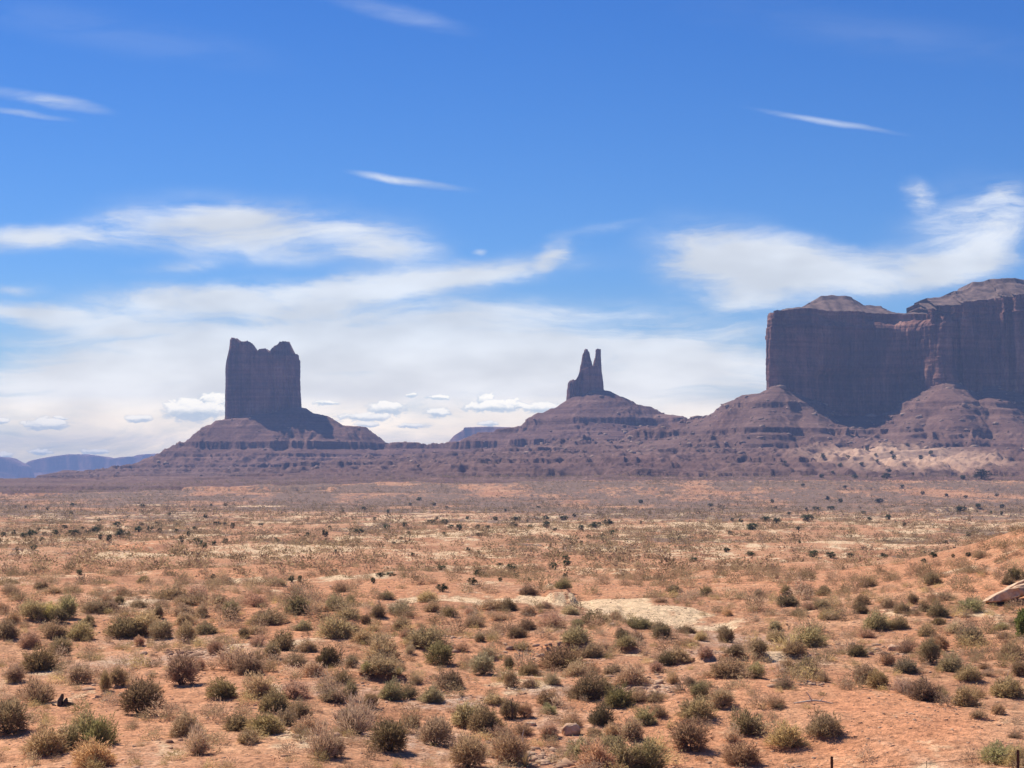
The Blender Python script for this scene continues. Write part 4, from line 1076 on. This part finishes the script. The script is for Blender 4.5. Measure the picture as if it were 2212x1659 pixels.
scatter(2300, 56, 130, lambda r, n, D: r.gamma(3.2, .15, n) + .12, 'obbpoy', 420, 306, 'low_scrub', 'low grey-brown undershrubs between the larger shrubs', 1.1, open_)
scatter(1100, 105, 215, lambda r, n, D: r.uniform(.6, 1.7, n), 'dobbo', 460, 302, 'mixed_scrub', 'grey-brown scrub on the rise at the back of the foreground', 1.05, lambda x, D: np.clip(patch(x, D) * 1.2, 0, 1) * open_(x, D))
scatter(15000, 190, 620, lambda r, n, D: r.gamma(4, .30, n) + .35, 'dobbdd', 50, 303, 'desert_scrub', 'brown and olive scrub speckling the middle plain', 2.6, lambda x, D: patch(x, D) * open_(x, D))
scatter(30000, 600, 1750, lambda r, n, D: r.gamma(4, .42, n) + .6, 'dddbdd', 18, 304, 'far_scrub', 'fine dark scrub over the far plain', 3.6, lambda x, D: np.clip(patch(x / 2, D / 2) + .1, 0, 1))
scatter(5200, 1350, 2250, lambda r, n, D: r.uniform(1.3, 3.4, n), 'ddobd', 20, 305, 'slope_scrub', 'dark scrub dots on the sandy slope below the mesa', 3.6, lambda x, D: np.where(x > 60, .75, .3), .3)

# ------------------------------------------------------------------ loose stones and fallen blocks
def stones(n, xs, Ds, size, seed, name, label, mat, sink=.3):
    r = np.random.default_rng(seed)
    z = height(xs, Ds)
    t_ = (1 + 5 ** .5) / 2
    ico = np.array([(-1, t_, 0), (1, t_, 0), (-1, -t_, 0), (1, -t_, 0), (0, -1, t_), (0, 1, t_), (0, -1, -t_), (0, 1, -t_), (t_, 0, -1), (t_, 0, 1), (-t_, 0, -1), (-t_, 0, 1)]) / 1.9
    fc = np.array([(0, 11, 5), (0, 5, 1), (0, 1, 7), (0, 7, 10), (0, 10, 11), (1, 5, 9), (5, 11, 4), (11, 10, 2), (10, 7, 6), (7, 1, 8), (3, 9, 4), (3, 4, 2), (3, 2, 6), (3, 6, 8), (3, 8, 9), (4, 9, 5), (2, 4, 11), (6, 2, 10), (8, 6, 7), (9, 8, 1)])
    v = ico[None] * (1 + r.normal(0, .22, (n, 12, 1))) * (size[:, None, None] / 2) * np.stack([r.uniform(.8, 1.5, n), r.uniform(.7, 1.2, n), r.uniform(.4, .8, n)], -1)[:, None, :]
    a = r.uniform(0, 6.28, n); ca, sa = np.cos(a)[:, None], np.sin(a)[:, None]
    X = v[..., 0] * ca - v[..., 1] * sa; Y = v[..., 0] * sa + v[..., 1] * ca
    V = np.stack([xs[:, None] + X, Ds[:, None] + Y, z[:, None] + v[..., 2] + size[:, None] * (.25 - sink)], -1).reshape(-1, 3)
    f_ = (fc[None] + 12 * np.arange(n)[:, None, None]).reshape(-1, 3)
    return tag(mesh_obj(name, V, f_, mat, None, False), label, name.split('_')[-1], kind='stuff')
def rnd_field(n, d0, d1, seed, half=.29):
    r = np.random.default_rng(seed); D = np.sqrt(r.uniform(d0 ** 2, d1 ** 2, n)); return r.uniform(-half, half, n) * D, D, r
xs, Ds, r_ = rnd_field(60000, 52, 150, 401)
kp = r_.uniform(0, 1, 60000) < np.clip(.3 + 1.3 * fbm(xs / 6, Ds / 8, 3, 402), .03, 1)
xs, Ds = xs[kp], Ds[kp]
stones(len(xs), xs, Ds, r_.gamma(1.4, .032, len(xs)) + .032, 403, 'gravel', 'loose stones and gravel strewn over the red soil', M_STONE)
cl = []
for (u, v, ru, rv, n) in ((862, 650, 60, 12, 260), (640, 690, 40, 12, 160), (545, 752, 50, 18, 200), (300, 744, 40, 12, 120), (200, 655, 44, 6, 160), (100, 690, 30, 10, 40), (440, 640, 50, 10, 90), (800, 690, 30, 6, 60), (905, 615, 20, 5, 40), (700, 655, 50, 6, 120), (535, 660, 60, 16, 90)):
    for k in range(n):
        uu, vv = rng.normal(u, ru * .5), rng.normal(v, rv * .5)
        x_, D_k = on_base(uu, vv); cl.append((x_, D_k))
cl = np.array(cl)
stones(len(cl), cl[:, 0], cl[:, 1], rng.gamma(2.2, .07, len(cl)) + .06, 404, 'rubble', 'broken tan rubble lying in patches', M_STONE)
xs, Ds, r_ = rnd_field(16000, 1950, 3000, 405, .30)
hz = height(xs, Ds); kp = (hz > 5) & (r_.uniform(0, 1, 16000) < np.clip(.35 + 1.2 * fbm(xs / 60, Ds / 60, 3, 406) + .3 * (xs > 120), 0, 1))
xs, Ds = xs[kp], Ds[kp]
stones(len(xs), xs, Ds, r_.gamma(1.0, 1.5 + .5 * (xs > 100), len(xs)) + .7, 407, 'fallen_blocks', 'fallen sandstone blocks strewn over the talus slopes', M_BLOCK)

# ------------------------------------------------------------------ single rocks, dead wood, yucca, fence
def rock_mesh(seed, size, rough=.22, nu=40, nv=22, flat=0):
    th = np.linspace(0, 2 * math.pi, nu, endpoint=False); ph = np.linspace(.02, math.pi - .02, nv)
    T_, P_ = np.meshgrid(th, ph); d = np.stack([np.sin(P_) * np.cos(T_), np.sin(P_) * np.sin(T_), np.cos(P_)], -1)
    q = np.sign(d) * np.abs(d) ** .72
    n_ = fbm(d[..., 0] * 1.7 + seed, d[..., 1] * 1.7 + d[..., 2] * 1.9, 4, seed)
    q = q * (1 + rough * n_)[..., None]
    if flat: q[..., 2] = q[..., 2] + .10 * np.round(q[..., 2] * 4 + n_) / 4
    V = (q * np.array(size) / 2).reshape(-1, 3)
    i = np.arange(nu * nv).reshape(nv, nu); nx = np.roll(i, -1, 1)
    return V, np.stack([i[:-1], i[1:], nx[1:], nx[:-1]], -1).reshape(-1, 4)
x, D, z = at(571, 735)
V, f_ = rock_mesh(3, (.66, .5, .46), .3, flat=1)
tag(mesh_obj('boulder', V * np.array([1, 1, 1]), f_, M_ROCK, None, False, loc=(x, D + .2, z + .14)), 'pale-topped angular boulder in front of orange grass, bottom centre', 'boulder').rotation_euler = (R(-4), R(-12), .3)
for (u, v, w, h, lab) in ((62, 733, 10, 5, 'small dark stone at the tip of the big round shrub'), (612, 626, 7, 4, 'bright white stone beside the reddish shrub'), (575, 612, 9, 5, 'dark block at the mouth of the wash'),
                          (895, 650, 15, 6, 'flat tan block behind the rubble patch'), (530, 725, 12, 4, 'flat pale stone right of the central dark shrub'), (783, 672, 8, 5, 'pale block left of the driftwood clearing'), (975, 705, 12, 4, 'low tan slab by the bank shrubs')):
    x, D, z = at(u, v)
    V, f_ = rock_mesh(int(u), (w / F * D, w / F * D * .8, h / F * D * 1.2), .35, 22, 12)
    tag(mesh_obj('stone', V, f_, M_ROCK, None, False, loc=(x, D, z + h / F * D * .2)), lab, 'stone', 'single stones on the sand')
# tilted slabs on the right
x0, D0, z0 = at(984, 606)
out = tag(empty('rock_outcrop', (x0 + 2, D0 + 1, z0)), 'tilted tan rock slabs with shaded undersides jutting in from the right edge', 'rocks')
def slab(L, wd, th_, seed, loc, pitch, yaw):
    nu, nv = 110, 64
    V = []
    s_ = np.linspace(0, 1, nu)
    ring = np.linspace(0, 2 * math.pi, nv, endpoint=False)
    for a in s_:
        k = min(1, (a / .22) ** .6 + .05)
        c, s = np.cos(ring), np.sin(ring)
        yy = np.sign(c) * np.abs(c) ** .22 * wd / 2 * (.55 + .45 * k); zz = np.sign(s) * np.abs(s) ** .25 * th_ / 2 * k
        no = fbm(np.full(nv, a * L * .9) + seed, yy * 1.1 + zz * 2.6, 4, seed)
        bed = np.round(zz / th_ * 5) / 5; n2 = perlin(np.full(nv, a * L * 3.1) + seed, bed * 9 + seed, seed + 1)
        V.append(np.stack([np.full(nv, a * L) + .22 * no - .35 * np.abs(perlin(bed * 5 + seed, yy * .8, seed + 2)) * (a < .5), yy * (1 + .16 * no) + .14 * n2, zz + .07 * no + .05 * n2], -1))
    V = np.concatenate(V); i = np.arange(nu * nv).reshape(nu, nv); nx = np.roll(i, -1, 1)
    f_ = np.stack([i[:-1], nx[:-1], nx[1:], i[1:]], -1).reshape(-1, 4)
    o = mesh_obj('slab', V, f_, M_ROCK, out, False)
    o.location = loc; o.rotation_euler = (R(-9), R(-pitch), R(yaw))
slab(6.5, 2.3, .66, 5, (-1.7, 0, .18), 16, 4)
slab(5.2, 1.8, .36, 8, (-.4, .9, .74), 21, 5)
slab(3.6, 1.8, .55, 11, (1.2, -1.3, -.5), 10, -6)

def tubes_obj(name, paths, mat, loc, label, cat, parent=None):
    v, f_ = join([tube_path(p, r) for p, r in paths])
    o = mesh_obj(name, v, f_, mat, parent, True, loc=loc)
    return tag(o, label, cat) if label else o
x, D, z = at(63, 706)
tubes_obj('dead_stump', [([(-.10, 0, -.05), (-.12, 0, .2), (-.06, .02, .32), (-.02, 0, .45)], [.15, .12, .09, .05]), ([(.05, 0, -.05), (.10, 0, .2), (.12, .04, .26), (.14, 0, .3)], [.12, .09, .06, .03]), ([(.1, 0, .1), (.4, .05, .05), (.55, 0, -.03)], [.09, .06, .03]), ([(-.3, 0, .0), (-.5, .1, .12)], [.06, .02])],
          M_WOOD, (x, D, z), 'dark twisted dead stump right of a brown twiggy shrub, lower left', 'stump')
x, D, z = at(812, 704)
tubes_obj('driftwood', [([(-.7, 0, .03), (-.3, .05, .08), (.05, 0, .13), (.35, .1, .10), (.8, 0, .02)], [.02, .035, .04, .03, .015]), ([(0, 0, .12), (-.12, -.05, .32), (-.22, 0, .46)], [.03, .02, .01]), ([(.3, .1, .1), (.5, .15, .25)], [.02, .01])],
          M_BLEACH, (x, D, z), 'bleached fallen branch lying on bare red sand', 'branch')
for (u, v, lab) in ((512, 720, 'dark bare snag standing under the dark shrub left of the boulder'), (523, 755, 'grey upright snag behind the yucca'), (1008, 692, 'curved pale dead twig at the right edge')):
    x, D, z = at(u, v)
    tubes_obj('dead_snag', [([(0, 0, -.05), (.02, 0, .3), (-.02, .02, .62), (.03, 0, .85)], [.035, .028, .02, .006]), ([(.01, 0, .35), (.14, 0, .52)], [.018, .006]), ([(0, 0, .5), (-.13, .03, .62)], [.016, .005])],
              M_WOOD if u < 520 else M_BLEACH, (x, D, z), lab, 'snag')
def yucca(u, v, size, lab):
    x, D, z = at(u, v)
    r = np.random.default_rng(int(u)); V = []; f_ = []
    for k in range(90):
        a = r.uniform(0, 6.28); e = r.uniform(.1, 1.4); d = np.array([math.cos(a) * math.cos(e), math.sin(a) * math.cos(e), math.sin(e)])
        s = np.array([-math.sin(a), math.cos(a), 0]) * .018; L = size * r.uniform(.7, 1.05)
        b = len(V); p0 = d * .03; p1 = d * L * .5; p2 = d * L - np.array([0, 0, .1 * math.cos(e) * L])
        V += [p0 - s, p0 + s, p1 + s * .8, p1 - s * .8, p2 + s * .08, p2 - s * .08]; f_ += [[b, b + 1, b + 2, b + 3], [b + 3, b + 2, b + 4, b + 5]]
    tag(mesh_obj('yucca', np.array(V), np.array(f_), M_YUCCA, None, False, loc=(x, D, z)), lab, 'yucca')
yucca(526, 766, .62, 'straw-coloured spiky yucca at the bottom edge, left of the boulder')
yucca(399, 676, .45, 'small pale spiky yucca beside grey shrubs, left of centre')

D = 52.0
fence = tag(empty('wire_fence', (PT(832, 760, D)[0], D, float(height(np.array([8.7]), np.array([D]))[0]))), 'rusty fence post with a thin sagging wire running right, bottom edge', 'fence')
def f_part(name, paths, mat, sides=6):
    v, f_ = join([tube_path(p, r, sides) for p, r in paths])
    attach(mesh_obj(name, v, f_, mat), fence)
xa = PT(831.8, 757, D)[0]; za = PT(831.8, 756.5, D)[2]
xb = PT(1018, 754, D + .6)[0]; zb = PT(1018, 750, D + .6)[2]
g = lambda x_, d_: float(height(np.array([x_]), np.array([d_]))[0])
for (px, pz, d_) in ((xa, za, D), (xb, zb, D + .6)):
    v = []; f2 = []
    gz = g(px, d_) - .3
    # a T-shaped steel post with studs
    prof = [(-.035, -.006), (.035, -.006), (.035, .006), (.006, .006), (.006, .045), (-.006, .045), (-.006, .006), (-.035, .006)]
    zs = [gz] + list(np.linspace(gz + .4, pz, 14))
    for k, zz in enumerate(zs): v += [(px + a * (1.1 if k % 2 else 1), d_ - .0 + b * (1.1 if k % 2 else 1), zz) for a, b in prof]
    for i in range(len(zs) - 1):
        for k in range(8): f2.append([i * 8 + k, i * 8 + (k + 1) % 8, (i + 1) * 8 + (k + 1) % 8, (i + 1) * 8 + k])
    attach(mesh_obj('post', np.array(v), np.array(f2), M_STEEL, None, False), fence)
za1 = PT(832, 770.5, D)[2]; zb1 = PT(1018, 753.5, D + .6)[2]
for k, dzs in enumerate((0, .30, .60)):
    pts = [(xa + (xb - xa) * s, D + .6 * s - .02, za1 + (zb1 - za1) * s - dzs - .035 * math.sin(math.pi * s)) for s in np.linspace(0, 1, 16)]
    f_part('wire', [(pts, [.0062] * 16)], M_WIRE, 5)
xs_ = PT(926.5, 762, D + .3)[0]; zt = za1 + (zb1 - za1) * (xs_ - xa) / (xb - xa)
f_part('stay', [([(xs_, D + .28, zt + .03), (xs_ + .01, D + .28, zt - .95)], [.008, .008])], M_WIRE, 5)

# ------------------------------------------------------------------ the air: thin even haze from here to beyond the far mesas
HZ = (-4600, 4600, -120, 11900, -38, 256)
v = np.array([(HZ[i], HZ[2 + j], HZ[4 + k]) for i in (0, 1) for j in (0, 1) for k in (0, 1)], float)
f_ = np.array([(0, 1, 3, 2), (4, 6, 7, 5), (0, 4, 5, 1), (2, 3, 7, 6), (0, 2, 6, 4), (1, 5, 7, 3)])
hm = bpy.data.materials.new('haze'); hm.use_nodes = True
hm.node_tree.nodes.clear()
hn = Net(hm.node_tree)
pv = hn.node('ShaderNodeVolumePrincipled')
pv.inputs['Color'].default_value = (.42, .58, 1.0, 1)
pv.inputs['Density'].default_value = 1.08e-4
pv.inputs['Anisotropy'].default_value = 0.0
ho = hn.node('ShaderNodeOutputMaterial')
hm.node_tree.links.new(pv.outputs[0], ho.inputs['Volume'])
tag(mesh_obj('haze', v, f_, hm, None, False), 'thin blue haze over the whole valley', 'haze', kind='stuff')
